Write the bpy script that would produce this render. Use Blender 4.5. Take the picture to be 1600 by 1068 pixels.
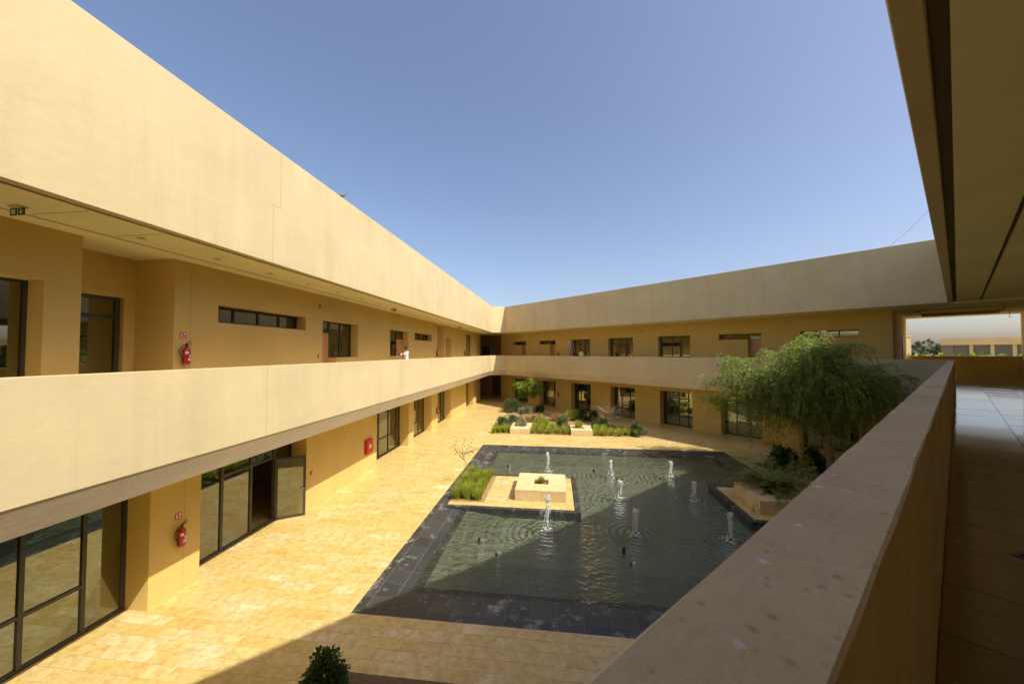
import bpy, bmesh, math, random
from mathutils import Vector, Matrix, Quaternion
R = math.radians
S = bpy.context.scene
for o in list(bpy.data.objects): bpy.data.objects.remove(o)
COL = S.collection

# ------------------------------------------------------------------ camera, sky, sun, exposure
EYE = 6.17
cam_d = bpy.data.cameras.new('camera'); cam = bpy.data.objects.new('camera', cam_d); COL.objects.link(cam)
cam_d.sensor_width = 36; cam_d.lens = 567/1600*36; cam_d.clip_start = .03; cam_d.clip_end = 5000
cam.location = (0, 0, EYE); cam.rotation_euler = (R(90+1.667), 0, R(6.84))
cam_d.dof.use_dof = True; cam_d.dof.focus_distance = 14; cam_d.dof.aperture_fstop = 4.5
S.camera = cam
LIGHT = Vector((-.688, .386, -1)).normalized()          # the way sunlight travels
SUN_EL = math.asin(-LIGHT.z); SUN_AZ = math.atan2(-LIGHT.x, -LIGHT.y)   # azimuth clockwise from +Y
w = bpy.data.worlds.new('World'); S.world = w; w.use_nodes = True
nt = w.node_tree; sky = nt.nodes.new('ShaderNodeTexSky'); sky.sky_type = 'NISHITA'; sky.sun_disc = False
sky.sun_elevation = SUN_EL; sky.sun_rotation = SUN_AZ; sky.altitude = 300; sky.air_density = 1.0; sky.dust_density = 3.4; sky.ozone_density = 4.5
bg = nt.nodes['Background']; bg.inputs[1].default_value = .125
grade = nt.nodes.new('ShaderNodeMix'); grade.data_type = 'RGBA'; grade.blend_type = 'MULTIPLY'; grade.inputs[0].default_value = 1; grade.inputs[7].default_value = (1.17,1.01,.93,1)
nt.links.new(sky.outputs[0], grade.inputs[6]); nt.links.new(grade.outputs[2], bg.inputs[0])
sd = bpy.data.lights.new('sun', 'SUN'); sd.energy = 3.7; sd.angle = R(.53); sd.color = (1, .935, .80)
sun = bpy.data.objects.new('sun', sd); COL.objects.link(sun); sun.location = (30, -20, 60)
sun.rotation_euler = LIGHT.to_track_quat('-Z', 'Y').to_euler()
S.view_settings.view_transform = 'Standard'; S.view_settings.look = 'None'; S.view_settings.exposure = .76; S.view_settings.gamma = 1
S.view_settings.use_curve_mapping = False
S.cycles.use_denoising = True; S.cycles.max_bounces = 10; S.cycles.diffuse_bounces = 6; S.cycles.transparent_max_bounces = 16
S.cycles.sample_clamp_indirect = 6

# ------------------------------------------------------------------ helpers
class MB:
    def __init__(s): s.v = []; s.f = []; s.m = []
    def add(s, vs, fs, mi=0):
        b = len(s.v); s.v += [tuple(p) for p in vs]; s.f += [tuple(i+b for i in f) for f in fs]; s.m += [mi]*len(fs); return s
    def box(s, x0, x1, y0, y1, z0, z1, mi=0):
        return s.add([(x0,y0,z0),(x1,y0,z0),(x1,y1,z0),(x0,y1,z0),(x0,y0,z1),(x1,y0,z1),(x1,y1,z1),(x0,y1,z1)],
              [(0,3,2,1),(4,5,6,7),(0,1,5,4),(1,2,6,5),(2,3,7,6),(3,0,4,7)], mi)
    def prism(s, poly, z0, z1, mi=0):
        n = len(poly)
        a = sum(poly[i][0]*poly[(i+1)%n][1]-poly[(i+1)%n][0]*poly[i][1] for i in range(n))
        if a < 0: poly = poly[::-1]
        return s.add([(x,y,z0) for x,y in poly]+[(x,y,z1) for x,y in poly],
              [tuple(range(n))[::-1], tuple(range(n,2*n))]+[(i,(i+1)%n,(i+1)%n+n,i+n) for i in range(n)], mi)
    def tube(s, pts, rads, n=8, mi=0, cap=True):
        if not hasattr(rads, '__len__'): rads = [rads]*len(pts)
        pts = [Vector(p) for p in pts]; b = []
        up = Vector((0,0,1)); vs = []; fs = []
        for i, p in enumerate(pts):
            d = (pts[min(i+1,len(pts)-1)]-pts[max(i-1,0)]).normalized()
            a = d.cross(up if abs(d.z) < .95 else Vector((1,0,0))).normalized(); c = d.cross(a)
            for k in range(n):
                t = 2*math.pi*k/n; vs.append(p+(a*math.cos(t)+c*math.sin(t))*rads[i])
        for i in range(len(pts)-1):
            for k in range(n):
                fs.append((i*n+k, i*n+(k+1)%n, (i+1)*n+(k+1)%n, (i+1)*n+k))
        if cap: fs.append(tuple(range(n))[::-1]); fs.append(tuple(range((len(pts)-1)*n, len(pts)*n)))
        return s.add(vs, fs, mi)
    def lathe(s, prof, c=(0,0,0), n=16, mi=0):
        return s.tube([(c[0],c[1],c[2]+z) for r,z in prof], [max(r,.0005) for r,z in prof], n, mi)
    def build(s, name, mats, parent=None, world=False, smooth=False, bevel=0):
        me = bpy.data.meshes.new(name); vs = s.v
        if world and parent is not None:
            inv = WM[parent.name].inverted(); vs = [tuple(inv @ Vector(p)) for p in vs]
        me.from_pydata(vs, [], s.f)
        for m in (mats if isinstance(mats, (list,tuple)) else [mats]): me.materials.append(m)
        if any(s.m): me.polygons.foreach_set('material_index', s.m)
        if smooth: me.polygons.foreach_set('use_smooth', [True]*len(me.polygons))
        bm = bmesh.new(); bm.from_mesh(me)
        if len(s.f) < 4000 and not smooth: bmesh.ops.recalc_face_normals(bm, faces=bm.faces)
        if bevel: bmesh.ops.bevel(bm, geom=bm.edges[:], offset=bevel, segments=1, affect='EDGES')
        bm.to_mesh(me); bm.free()
        o = bpy.data.objects.new(name, me); COL.objects.link(o)
        if parent is not None: o.parent = parent
        return o
WM = {}
ORD = 'first second third fourth fifth sixth seventh eighth ninth tenth eleventh twelfth thirteenth fourteenth fifteenth sixteenth seventeenth eighteenth nineteenth twentieth'.split()
def empty(name, loc, rz=0, label=None, cat=None, group=None):
    o = bpy.data.objects.new(name, None); COL.objects.link(o); o.location = loc; o.rotation_euler = (0,0,rz)
    o.empty_display_size = .2
    WM[o.name] = Matrix.Translation(loc) @ Matrix.Rotation(rz, 4, 'Z')
    if label: tag(o, label, cat, group)
    return o
def tag(o, label, cat, group=None):
    o['label'] = label; o['category'] = cat
    if group: o['group'] = group
    return o
def kind(o, k): o['kind'] = k; return o
def copy_thing(o, loc, rz=None, label=None, scale=None):
    c = o.copy(); COL.objects.link(c); c.location = loc
    if rz is not None: c.rotation_euler = (0,0,rz)
    if scale: c.scale = (scale,)*3 if not hasattr(scale,'__len__') else scale
    if label: c['label'] = label
    for ch in o.children:
        d = ch.copy(); COL.objects.link(d); d.parent = c
        for g in ch.children:
            e = g.copy(); COL.objects.link(e); e.parent = d
    return c

# ------------------------------------------------------------------ materials
def mat(name, base=(.5,.5,.5), rough=.8, spec=.5, metal=0):
    m = bpy.data.materials.new(name); m.use_nodes = True; b = m.node_tree.nodes['Principled BSDF']
    b.inputs['Base Color'].default_value = (*base,1); b.inputs['Roughness'].default_value = rough
    b.inputs['Specular IOR Level'].default_value = spec; b.inputs['Metallic'].default_value = metal
    return m
class N:
    def __init__(s, m): s.t = m.node_tree; s.b = s.t.nodes.get('Principled BSDF')
    def n(s, typ, **k):
        x = s.t.nodes.new(typ)
        for a, v in k.items(): setattr(x, a, v)
        return x
    def l(s, a, b): s.t.links.new(a, b)
    def pos(s, scale=(1,1,1), obj=False):
        mp = s.n('ShaderNodeMapping'); mp.inputs['Scale'].default_value = scale
        if obj: s.l(s.n('ShaderNodeTexCoord').outputs['Object'], mp.inputs[0])
        else: s.l(s.n('ShaderNodeNewGeometry').outputs['Position'], mp.inputs[0])
        return mp.outputs[0]
    def noise(s, vec, scale, detail=4, rough=.55):
        x = s.n('ShaderNodeTexNoise'); x.inputs['Scale'].default_value = scale; x.inputs['Detail'].default_value = detail
        x.inputs['Roughness'].default_value = rough; s.l(vec, x.inputs['Vector']); return x.outputs['Fac']
    def ramp(s, fac, stops):
        x = s.n('ShaderNodeValToRGB'); e = x.color_ramp.elements
        while len(e) < len(stops): e.new(.5)
        for i, (p, c) in enumerate(stops):
            e[i].position = p; e[i].color = (*c,1) if hasattr(c,'__len__') else (c,c,c,1)
        s.l(fac, x.inputs[0]); return x.outputs[0]
    def mix(s, fac, a, b, blend='MIX'):
        x = s.n('ShaderNodeMix', data_type='RGBA', blend_type=blend)
        for i, q in ((0,fac),(6,a),(7,b)):
            if hasattr(q,'is_linked'): s.l(q, x.inputs[i])
            elif i == 0: x.inputs[0].default_value = q
            else: x.inputs[i].default_value = (*q,1) if hasattr(q,'__len__') else (q,q,q,1)
        return x.outputs[2]
    def math(s, op, a, b=0):
        x = s.n('ShaderNodeMath', operation=op)
        for i, q in ((0,a),(1,b)):
            if hasattr(q,'is_linked'): s.l(q, x.inputs[i])
            else: x.inputs[i].default_value = q
        return x.outputs[0]
    def col(s, c): s.l(c, s.b.inputs['Base Color'])
    def bump(s, h, strength=.3, dist=.01):
        x = s.n('ShaderNodeBump'); x.inputs['Strength'].default_value = strength; x.inputs['Distance'].default_value = dist
        s.l(h, x.inputs['Height']); s.l(x.outputs[0], s.b.inputs['Normal']); return x.outputs[0]

def stucco(name, base, stain=.12, spots=False):
    m = mat(name, base, .9, .25); q = N(m); p = q.pos()
    big = q.noise(p, .45, 5, .6); c = q.mix(q.ramp(big, [(.3,0),(.75,1)]), tuple(x*.88 for x in base), tuple(min(1,x*1.05) for x in base))
    st = q.noise(q.pos((1.5,1.5,.12)), 1.0, 7, .7)                     # rain streaks
    c = q.mix(q.ramp(st, [(.47,0),(.75,stain*3)]), c, tuple(x*f for x,f in zip(base,(.66,.62,.55))))
    trow = q.noise(q.pos((.6,.6,7)), 1.0, 4, .6)                        # faint horizontal trowel bands
    c = q.mix(q.ramp(trow, [(.4,0),(.7,.18)]), c, tuple(min(1,x*1.12) for x in base))
    mar = q.noise(q.pos((8,8,.5)), 1.0, 4, .8)
    c = q.mix(q.ramp(mar, [(.69,0),(.74,.30)]), c, tuple(x*.6 for x in base))
    if spots:
        sp = q.noise(p, 7, 5, .7); c = q.mix(q.ramp(sp, [(.56,0),(.70,.4)]), c, tuple(x*f for x,f in zip(base,(.6,.52,.45))))
        vo = q.n('ShaderNodeTexVoronoi', voronoi_dimensions='2D'); vo.inputs['Scale'].default_value = 6.5; q.l(p, vo.inputs['Vector'])
        dn = q.math('ADD', vo.outputs['Distance'], q.math('MULTIPLY', q.noise(p, 32, 4), .16))
        v4 = q.n('ShaderNodeTexVoronoi', voronoi_dimensions='2D'); v4.inputs['Scale'].default_value = 15; q.l(p, v4.inputs['Vector'])
        d4 = q.math('ADD', v4.outputs['Distance'], q.math('MULTIPLY', q.noise(p, 18, 4), .30))
        c = q.mix(q.ramp(d4, [(.16,.55),(.27,0)]), c, tuple(x*f for x,f in zip(base,(.42,.36,.32))))
        c = q.mix(q.ramp(dn, [(.10,.8),(.145,0)]), c, (.78,.74,.66))
    q.col(c)
    h = q.math('ADD', q.math('MULTIPLY', q.noise(p, 70, 4), .5), q.noise(p, 6, 4)); q.bump(h, .45, .012)
    return m
PAINT = (.585,.485,.275)
M_stucco = stucco('sand_render', PAINT)
M_wall = stucco('ochre_render', (.63,.455,.15), .06)
M_cap = stucco('weathered_render', (.70,.555,.34), .25, True)
M_band = stucco('pale_soffit_paint', (.66,.57,.41), .05)
M_ceil = stucco('cream_ceiling_paint', (.80,.74,.44), .03)
M_slotshade = mat('slot_and_shade', (.05,.04,.03), .9)
M_joint = mat('dark_joint', (.40,.32,.18), .9)
M_alu = mat('dark_aluminium', (.045,.045,.035), .38, .5)
M_blackpl = mat('black_plastic', (.02,.02,.02), .4)
M_room = mat('interior_paint', (.45,.40,.27), .85)
M_wood = mat('pinkish_wood', (.52,.27,.13), .5); M_woodf = mat('orange_wood_frame', (.62,.30,.07), .5)
M_white = mat('white_paint', (.75,.74,.7), .5)

def glass_mat():
    m = bpy.data.materials.new('window_glass'); m.use_nodes = True; t = m.node_tree; t.nodes.clear(); q = N(m)
    out = q.n('ShaderNodeOutputMaterial'); tr = q.n('ShaderNodeBsdfTransparent'); tr.inputs[0].default_value = (.50,.54,.44,1)
    gl = q.n('ShaderNodeBsdfGlossy'); gl.inputs['Roughness'].default_value = .012; gl.inputs[0].default_value = (.86,.90,.80,1)
    bp = q.n('ShaderNodeBump'); bp.inputs['Strength'].default_value = .02; bp.inputs['Distance'].default_value = .02
    q.l(q.noise(q.pos(), 1.3, 1), bp.inputs['Height']); q.l(bp.outputs[0], gl.inputs['Normal'])
    fr = q.n('ShaderNodeFresnel'); fr.inputs[0].default_value = 1.52
    fac = q.math('MINIMUM', q.math('ADD', q.math('MULTIPLY', fr.outputs[0], 1.5), .17), 1.0)
    mx = q.n('ShaderNodeMixShader'); q.l(fac, mx.inputs[0]); q.l(tr.outputs[0], mx.inputs[1]); q.l(gl.outputs[0], mx.inputs[2])
    q.l(mx.outputs[0], out.inputs[0]); return m
M_glass = glass_mat()

def stone_mat(name, cols, rough, wear=1.0, vein=True):
    m = mat(name, cols[1], rough, .5); q = N(m); p = q.pos()
    g = q.n('ShaderNodeNewGeometry'); oi = q.n('ShaderNodeObjectInfo')
    r = q.math('FRACT', q.math('ADD', g.outputs['Random Per Island'], oi.outputs['Random']))
    nb = q.noise(p, .7, 4, .6)
    r = q.math('ADD', q.math('MULTIPLY', r, .55), q.math('MULTIPLY', nb, .46))
    n = len(cols); c = q.ramp(r, [(.08+.84*i/(n-1), cols[i]) for i in range(n)])
    off = q.n('ShaderNodeVectorMath', operation='ADD'); q.l(p, off.inputs[0])
    cb = q.n('ShaderNodeCombineXYZ'); q.l(q.math('MULTIPLY', oi.outputs['Random'], 37), cb.inputs[0]); q.l(q.math('MULTIPLY', g.outputs['Random Per Island'], 53), cb.inputs[1])
    q.l(cb.outputs[0], off.inputs[1]); pv = off.outputs[0]
    if vein:
        v1 = q.noise(pv, 5, 8, .7); c = q.mix(q.ramp(v1, [(.38,.55*wear),(.58,0)]), c, tuple(x*f for x,f in zip(cols[1],(.62,.52,.36))))
        v2 = q.noise(pv, 22, 5, .75); c = q.mix(q.ramp(v2, [(.58,0),(.72,.6*wear)]), c, (.80,.72,.52))
        v3 = q.noise(pv, 60, 3, .7); c = q.mix(q.ramp(v3, [(.66,0),(.72,.5*wear)]), c, tuple(x*.45 for x in cols[1]))
        q.bump(q.math('ADD', q.math('MULTIPLY', v2, .5), v1), .18, .004)
    q.col(c)
    rr = q.n('ShaderNodeMapRange'); rr.inputs[3].default_value = rough*.75; rr.inputs[4].default_value = rough*1.35
    q.l(q.noise(p, 1.7, 5, .65), rr.inputs[0]); q.l(rr.outputs[0], q.b.inputs['Roughness'])
    return m
M_trav = stone_mat('travertine', [(.50,.32,.085),(.58,.425,.145),(.60,.455,.175),(.62,.485,.225),(.70,.61,.40)], .34, 1.1)
M_block = stone_mat('pale_limestone', [(.60,.45,.22),(.66,.52,.29)], .7, .6)
M_gal = stone_mat('shaded_travertine', [(.20,.15,.075),(.24,.18,.095),(.27,.20,.11)], .03, .35)  # same stone as the travertine, the gallery's shade put into a darker colour
M_sand = mat('joint_mortar', (.50,.38,.15), .95)

def basalt():
    m = stone_mat('basalt_tile', [(.022,.023,.022),(.035,.035,.032),(.048,.048,.044)], .45, .0, False); q = N(m); p = q.pos()
    b = [l.from_socket for l in m.node_tree.links if l.to_socket == q.b.inputs['Base Color']][0]
    d = q.noise(p, 3.2, 8, .72); d2 = q.noise(p, 1.1, 3)
    c = q.mix(q.ramp(q.math('MULTIPLY', d, q.math('ADD', d2, .5)), [(.56,0),(.72,.55)]), b, (.42,.42,.38))   # lime deposits
    f = q.noise(p, 30, 4); c = q.mix(q.ramp(f, [(.6,0),(.8,.2)]), c, (.2,.2,.18))
    q.col(c); q.bump(d, .2, .004); return m
M_basalt = basalt()
M_grout = mat('lime_grout', (.15,.147,.13), .9)
def poolfloor():
    m = mat('pool_floor', (.2,.21,.15), .7); q = N(m); p = q.pos()
    br = q.n('ShaderNodeTexBrick'); br.offset = 0; br.inputs['Scale'].default_value = 1; br.inputs['Brick Width'].default_value = .6; br.inputs['Row Height'].default_value = .6
    br.inputs['Mortar Size'].default_value = .012; br.inputs[1].default_value = (.27,.265,.185,1); br.inputs[2].default_value = (.31,.30,.215,1); br.inputs[3].default_value = (.36,.35,.27,1)
    q.l(p, br.inputs[0]); c = q.mix(q.ramp(q.noise(p, .8, 6, .65), [(.35,0),(.7,.5)]), br.outputs[0], (.19,.195,.13)); q.col(c); return m
M_pfloor = poolfloor()
M_subm = stone_mat('algae_tile', [(.17,.17,.115),(.215,.21,.145),(.26,.25,.18)], .6, .4)
JETS = [(-.3,13.15,1.14),(2.73,13.15,.82),(5.78,13.08,.89),(2.77,16.4,.67),(5.82,16.36,.77),(-.42,19.55,.93),(2.82,19.48,.64),(5.8,19.5,.69)]
def water():
    m = bpy.data.materials.new('pool_water'); m.use_nodes = True; t = m.node_tree; t.nodes.clear(); q = N(m)
    out = q.n('ShaderNodeOutputMaterial'); tr = q.n('ShaderNodeBsdfTransparent'); tr.inputs[0].default_value = (.70,.76,.69,1)
    gl = q.n('ShaderNodeBsdfGlossy'); gl.inputs['Roughness'].default_value = .015
    p = q.pos(); a = q.noise(q.pos((1,1.5,1)), 2.7, 3, .5); b = q.noise(q.pos((1,1.6,1)), 7.5, 3, .55); h = q.math('ADD', a, q.math('MULTIPLY', b, .42))
    for (x, y, hh) in JETS:                                              # rings that spread from each jet
        sb = q.n('ShaderNodeVectorMath', operation='DISTANCE'); q.l(p, sb.inputs[0]); sb.inputs[1].default_value = (x, y, -.1)
        d = sb.outputs['Value']; s = q.math('SINE', q.math('ADD', q.math('MULTIPLY', d, 26), q.math('MULTIPLY', a, 5)))
        f = q.math('DIVIDE', .15, q.math('ADD', q.math('MULTIPLY', d, d), .5)); h = q.math('ADD', h, q.math('MULTIPLY', s, f))
    bp = q.n('ShaderNodeBump'); bp.inputs['Strength'].default_value = 1; bp.inputs['Distance'].default_value = .12; q.l(h, bp.inputs['Height']); q.l(bp.outputs[0], gl.inputs['Normal'])
    fr = q.n('ShaderNodeFresnel'); fr.inputs[0].default_value = 1.33; q.l(bp.outputs[0], fr.inputs['Normal'])
    mx = q.n('ShaderNodeMixShader'); q.l(q.math('MINIMUM', q.math('MULTIPLY', fr.outputs[0], 1.25), 1.0), mx.inputs[0]); q.l(tr.outputs[0], mx.inputs[1]); q.l(gl.outputs[0], mx.inputs[2])
    df = q.n('ShaderNodeBsdfDiffuse'); df.inputs[0].default_value = (.20,.24,.17,1); q.l(bp.outputs[0], df.inputs['Normal'])   # faint diffuse murk, added so the ripples show as sunlit
    m2 = q.n('ShaderNodeMixShader'); m2.inputs[0].default_value = .06; q.l(tr.outputs[0], m2.inputs[1]); q.l(df.outputs[0], m2.inputs[2]); q.l(m2.outputs[0], mx.inputs[1])
    q.l(mx.outputs[0], out.inputs[0]); return m
M_water = water()
def foam():
    m = mat('white_water', (.82,.84,.84), .35, .5); b = m.node_tree.nodes['Principled BSDF']; q = N(m)
    b.inputs['Subsurface Weight'].default_value = .3; b.inputs['Alpha'].default_value = 1
    al = q.ramp(q.noise(q.pos((1,1,.45)), 38, 4, .7), [(.32,.35),(.55,.95)]); q.l(al, b.inputs['Alpha']); return m
M_foam = foam()
def soil(name, a, b):
    m = mat(name, a, .95, .2); q = N(m); p = q.pos(); n = q.noise(p, 9, 8, .75)
    q.col(q.mix(n, a, b)); q.bump(n, .9, .04); return m
M_soil = soil('bed_soil', (.22,.125,.055), (.40,.27,.14)); M_dsoil = soil('dark_soil', (.10,.06,.03), (.24,.16,.085))
def leaf(name, a, b, tr=.35):
    m = bpy.data.materials.new(name); m.use_nodes = True; q = N(m); bs = q.b; out = m.node_tree.nodes['Material Output']
    g = q.n('ShaderNodeNewGeometry'); oi = q.n('ShaderNodeObjectInfo')
    r = q.math('FRACT', q.math('ADD', g.outputs['Random Per Island'], oi.outputs['Random'])); c = q.mix(r, a, b)
    q.col(c); bs.inputs['Roughness'].default_value = .55; bs.inputs['Specular IOR Level'].default_value = .3
    tl = q.n('ShaderNodeBsdfTranslucent'); q.l(q.mix(.5, c, (.30,.36,.03)), tl.inputs[0])
    mx = q.n('ShaderNodeMixShader'); mx.inputs[0].default_value = tr; q.l(bs.outputs[0], mx.inputs[1]); q.l(tl.outputs[0], mx.inputs[2]); q.l(mx.outputs[0], out.inputs[0]); return m
M_pepper = leaf('pepper_leaf', (.11,.17,.03), (.33,.40,.11), .5)
M_grass = leaf('tuft_blade', (.26,.33,.025), (.46,.52,.08), .5)
M_lime = leaf('lime_leaf', (.14,.24,.02), (.26,.36,.04), .5)
M_dark = leaf('dark_leaf', (.022,.05,.014), (.05,.10,.028), .25)
M_mid = leaf('mid_leaf', (.05,.09,.03), (.11,.16,.06), .3)
M_dry = leaf('dry_leaf', (.28,.19,.06), (.40,.29,.10), .3)
M_sage = leaf('sage_leaf', (.14,.18,.12), (.24,.28,.18), .3)
M_farleaf = leaf('far_tree_leaf', (.03,.05,.03), (.06,.09,.045), .2)
M_bark = soil('bark', (.16,.10,.055), (.30,.22,.13)); M_pale = soil('pale_bark', (.42,.36,.27), (.55,.48,.36))
M_red = mat('red_enamel', (.45,.02,.02), .3); M_redsign = mat('red_sign', (.55,.03,.03), .5); M_green = mat('green_sign', (.008,.09,.04), .4)
M_steel = mat('steel', (.5,.5,.48), .35, .5, .8); M_yellowpl = mat('yellow_label', (.8,.55,.08), .5)

# ------------------------------------------------------------------ plan of the courtyard
h3 = R(44); D3 = Vector((math.sin(h3), math.cos(h3))); N3 = Vector((D3.y, -D3.x))
h2 = R(-46); D2 = Vector((math.sin(h2), math.cos(h2))); N2 = Vector((D2.y, -D2.x))
AX = -7.54; O3 = -.26; O2 = 27.1
Q = Vector((AX, (N3.x*AX-O3)/-N3.y)); C1 = Vector((AX, 42.5)); C2 = Vector((-6.1, (O2+6.1*N2.x)/N2.y)); Mid = (C1+C2)/2
P23 = N3*O3+N2*O2
Z_FL = 4.82; Z_PB = 3.99; Z_PT = 5.82; Z_BB = 3.47; Z_C = 8.57; Z_T = 11.70; VMAX = 11.5
def left(d): return Vector((-d.y, d.x))
def sweep(mb, path, prof, prev=None, nxt=None, sub=0, jit=0, mi=0, seed=1):
    rnd = random.Random(seed); pts = [Vector(p) for p in path]; ds = [(pts[i+1]-pts[i]).normalized() for i in range(len(pts)-1)]
    sec = []
    for i, p in enumerate(pts):
        da = ds[i-1] if i > 0 else (prev or ds[0]); db = ds[i] if i < len(ds) else (nxt or ds[-1])
        na, nb = left(da), left(db); m = (na+nb)/(1+na.dot(nb)); sec.append((p, m, 0))
        if i < len(ds) and sub:
            Ln = (pts[i+1]-p).length; k = int(Ln/sub)
            for j in range(1, k): sec.append((p+ds[i]*Ln*j/k, left(ds[i]), 1))
    n = len(prof); vs = []; fs = []
    for (p, m, jj) in sec:
        for (v, z) in prof:
            a = p+m*v; e = jit if jj else 0
            vs.append((a.x+rnd.uniform(-e,e), a.y+rnd.uniform(-e,e), z+rnd.uniform(-e,e)*.6))
    for i in range(len(sec)-1):
        for k in range(n): fs.append((i*n+k, i*n+(k+1)%n, (i+1)*n+(k+1)%n, (i+1)*n+k))
    fs.append(tuple(range(n))[::-1]); fs.append(tuple(range((len(sec)-1)*n, len(sec)*n)))
    return mb.add(vs, fs, mi)
def cham(v0, v1, z0, z1, c=.008): return [(v0+c,z0),(v0,z0+c),(v0,z1-c),(v0+c,z1),(v1-c,z1),(v1,z1-c),(v1,z0+c),(v1-c,z0)]

# ------------------------------------------------------------------ ground, courtyard paving
PX0, PX1, PY0, PY1 = -4.85, 10.37, 8.28, 24.18
gb = MB(); B = 3000
for a in ((-B,PX0,-B,B),(PX1,B,-B,B),(PX0,PX1,-B,PY0),(PX0,PX1,PY1,B)):
    gb.add([(a[0],a[2],-.008),(a[1],a[2],-.008),(a[1],a[3],-.008),(a[0],a[3],-.008)], [(0,1,2,3)])
ground = kind(gb.build('ground', M_sand), 'structure')
BED = [(-4.95,27.48),(6.4,27.48),(7.2,29.7),(-2.6,39.2),(-4.95,40.2)]
RBED = [(11.0,19.3),(14.6,19.3),(14.6,22.1),(11.0,22.1)]
def xr(poly, y):
    xs = []
    for i in range(len(poly)):
        (x0,y0),(x1,y1) = poly[i], poly[(i+1)%len(poly)]
        if (y0 <= y) != (y1 <= y): xs.append(x0+(x1-x0)*(y-y0)/(y1-y0))
    return (min(xs), max(xs)) if len(xs) > 1 else None
def sub_iv(ivs, a, b):
    r = []
    for (x,y) in ivs:
        if b <= x or a >= y: r.append((x,y))
        else:
            if a-x > .05: r.append((x,a))
            if y-b > .05: r.append((b,y))
    return r
rnd = random.Random(5); slabs = []; ROW = .3
for k in range(-30, 150):
    y = PY0+k*ROW; yc = y+ROW/2
    ivs = [(-11.5, 26.0)]
    # keep to the courtyard, its arcades and the passage
    x_far = (33.2-N2.y*yc)/N2.x; x_near = (3.2-N3.y*yc)/N3.x
    ivs = [(-11.4, min(x_far, x_near, 26))]
    if ivs[0][1] < -11: continue
    if PY0 < yc < PY1:
        ivs = sub_iv(ivs, PX0, PX1)
        if 14.58 < yc < 18.18: ivs.append((-2.95,.72))
        if 14.58 < yc < 17.88: ivs.append((7.3,10.12))
        if 14.58 < yc < 14.88: ivs.append((-4.4,-2.95))
    for poly in (BED, RBED):
        r_ = xr(poly, yc)
        if r_: ivs = sub_iv(ivs, *r_)
    if yc < 6.78: ivs = sub_iv(ivs, -4.3, 6.0)
    for (a, b) in ivs:
        x = a-(rnd.uniform(0,.5) if b-a > 3 else 0)
        while x < b-.02:
            L = rnd.choice((.55,.56,.6,.75,.9,1.1)); x1 = min(x+L, b); x0 = max(x, a)
            if b-x1 < .12: x1 = b
            if x1-x0 > .03: slabs.append((x0, x1, y, y+ROW))
            x = x1
import numpy as np
CR = cam.rotation_euler.to_matrix(); cr, cu, cf = CR.col[0], CR.col[1], -CR.col[2]
def project(p):
    d = Vector(p)-cam.location; wz = d.dot(cf)
    if wz < .1: return None
    return 800+567*d.dot(cr)/wz, 534-567*d.dot(cu)/wz, wz
def in_view(p):
    q = project(p)
    if not q: return False
    x, y, _ = q
    return -20 < x < 1500 and y < 1090 and x < 1492-(y-549)*1.163+10
def slab_size(s):
    c = ((s[0]+s[1])/2, (s[2]+s[3])/2, 0)
    if not in_view(c) or c[0] < -10.2: return 0
    return (s[1]-s[0])/project(c)[2]**3
slabs.sort(key=slab_size, reverse=True)
um = MB().box(-.5,.5,-.5,.5,-.034,0).build('paving_slab', M_trav, ground)
ume = um.data
rest = MB()
for i, s in enumerate(slabs):
    g = .0022; dz = rnd.uniform(-.0012,.0012)
    if i < 300:
        o = um if i == 0 else bpy.data.objects.new('paving_slab', ume)
        if i: COL.objects.link(o); o.parent = ground
        o.location = ((s[0]+s[1])/2, (s[2]+s[3])/2, dz); o.scale = (s[1]-s[0]-2*g, s[3]-s[2]-2*g, 1)
    else: rest.box(s[0]+g, s[1]-g, s[2]+g, s[3]-g, -.034, dz)
kind(rest.build('paving', M_trav, ground), 'stuff')

def bed(name, poly, m, z=-.003, amp=.04, sd=3):
    bm = bmesh.new(); f = bm.faces.new([bm.verts.new((x,y,z)) for x,y in poly]); bmesh.ops.triangulate(bm, faces=[f])
    bmesh.ops.subdivide_edges(bm, edges=bm.edges[:], cuts=14, use_grid_fill=True); rr = random.Random(sd)
    bd = {v for e in bm.edges if e.is_boundary for v in e.verts}
    for v in bm.verts:
        if v not in bd: v.co.z += rr.uniform(0, amp)
    me = bpy.data.meshes.new(name); bm.to_mesh(me); bm.free(); me.materials.append(m)
    for p in me.polygons: p.use_smooth = True
    o = bpy.data.objects.new(name, me); COL.objects.link(o); return kind(o, 'structure')
bed('planting_bed', BED, M_soil); bed('planting_bed', RBED, M_dsoil); bed('planting_bed', [(-4.3,-3),(6.0,-3),(6.0,6.78),(-4.3,6.78)], M_dsoil)
bed('planting_bed', [(-4.4,14.88),(-2.95,14.88),(-2.95,18.15),(-4.4,18.15)], M_soil, .001)

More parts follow.
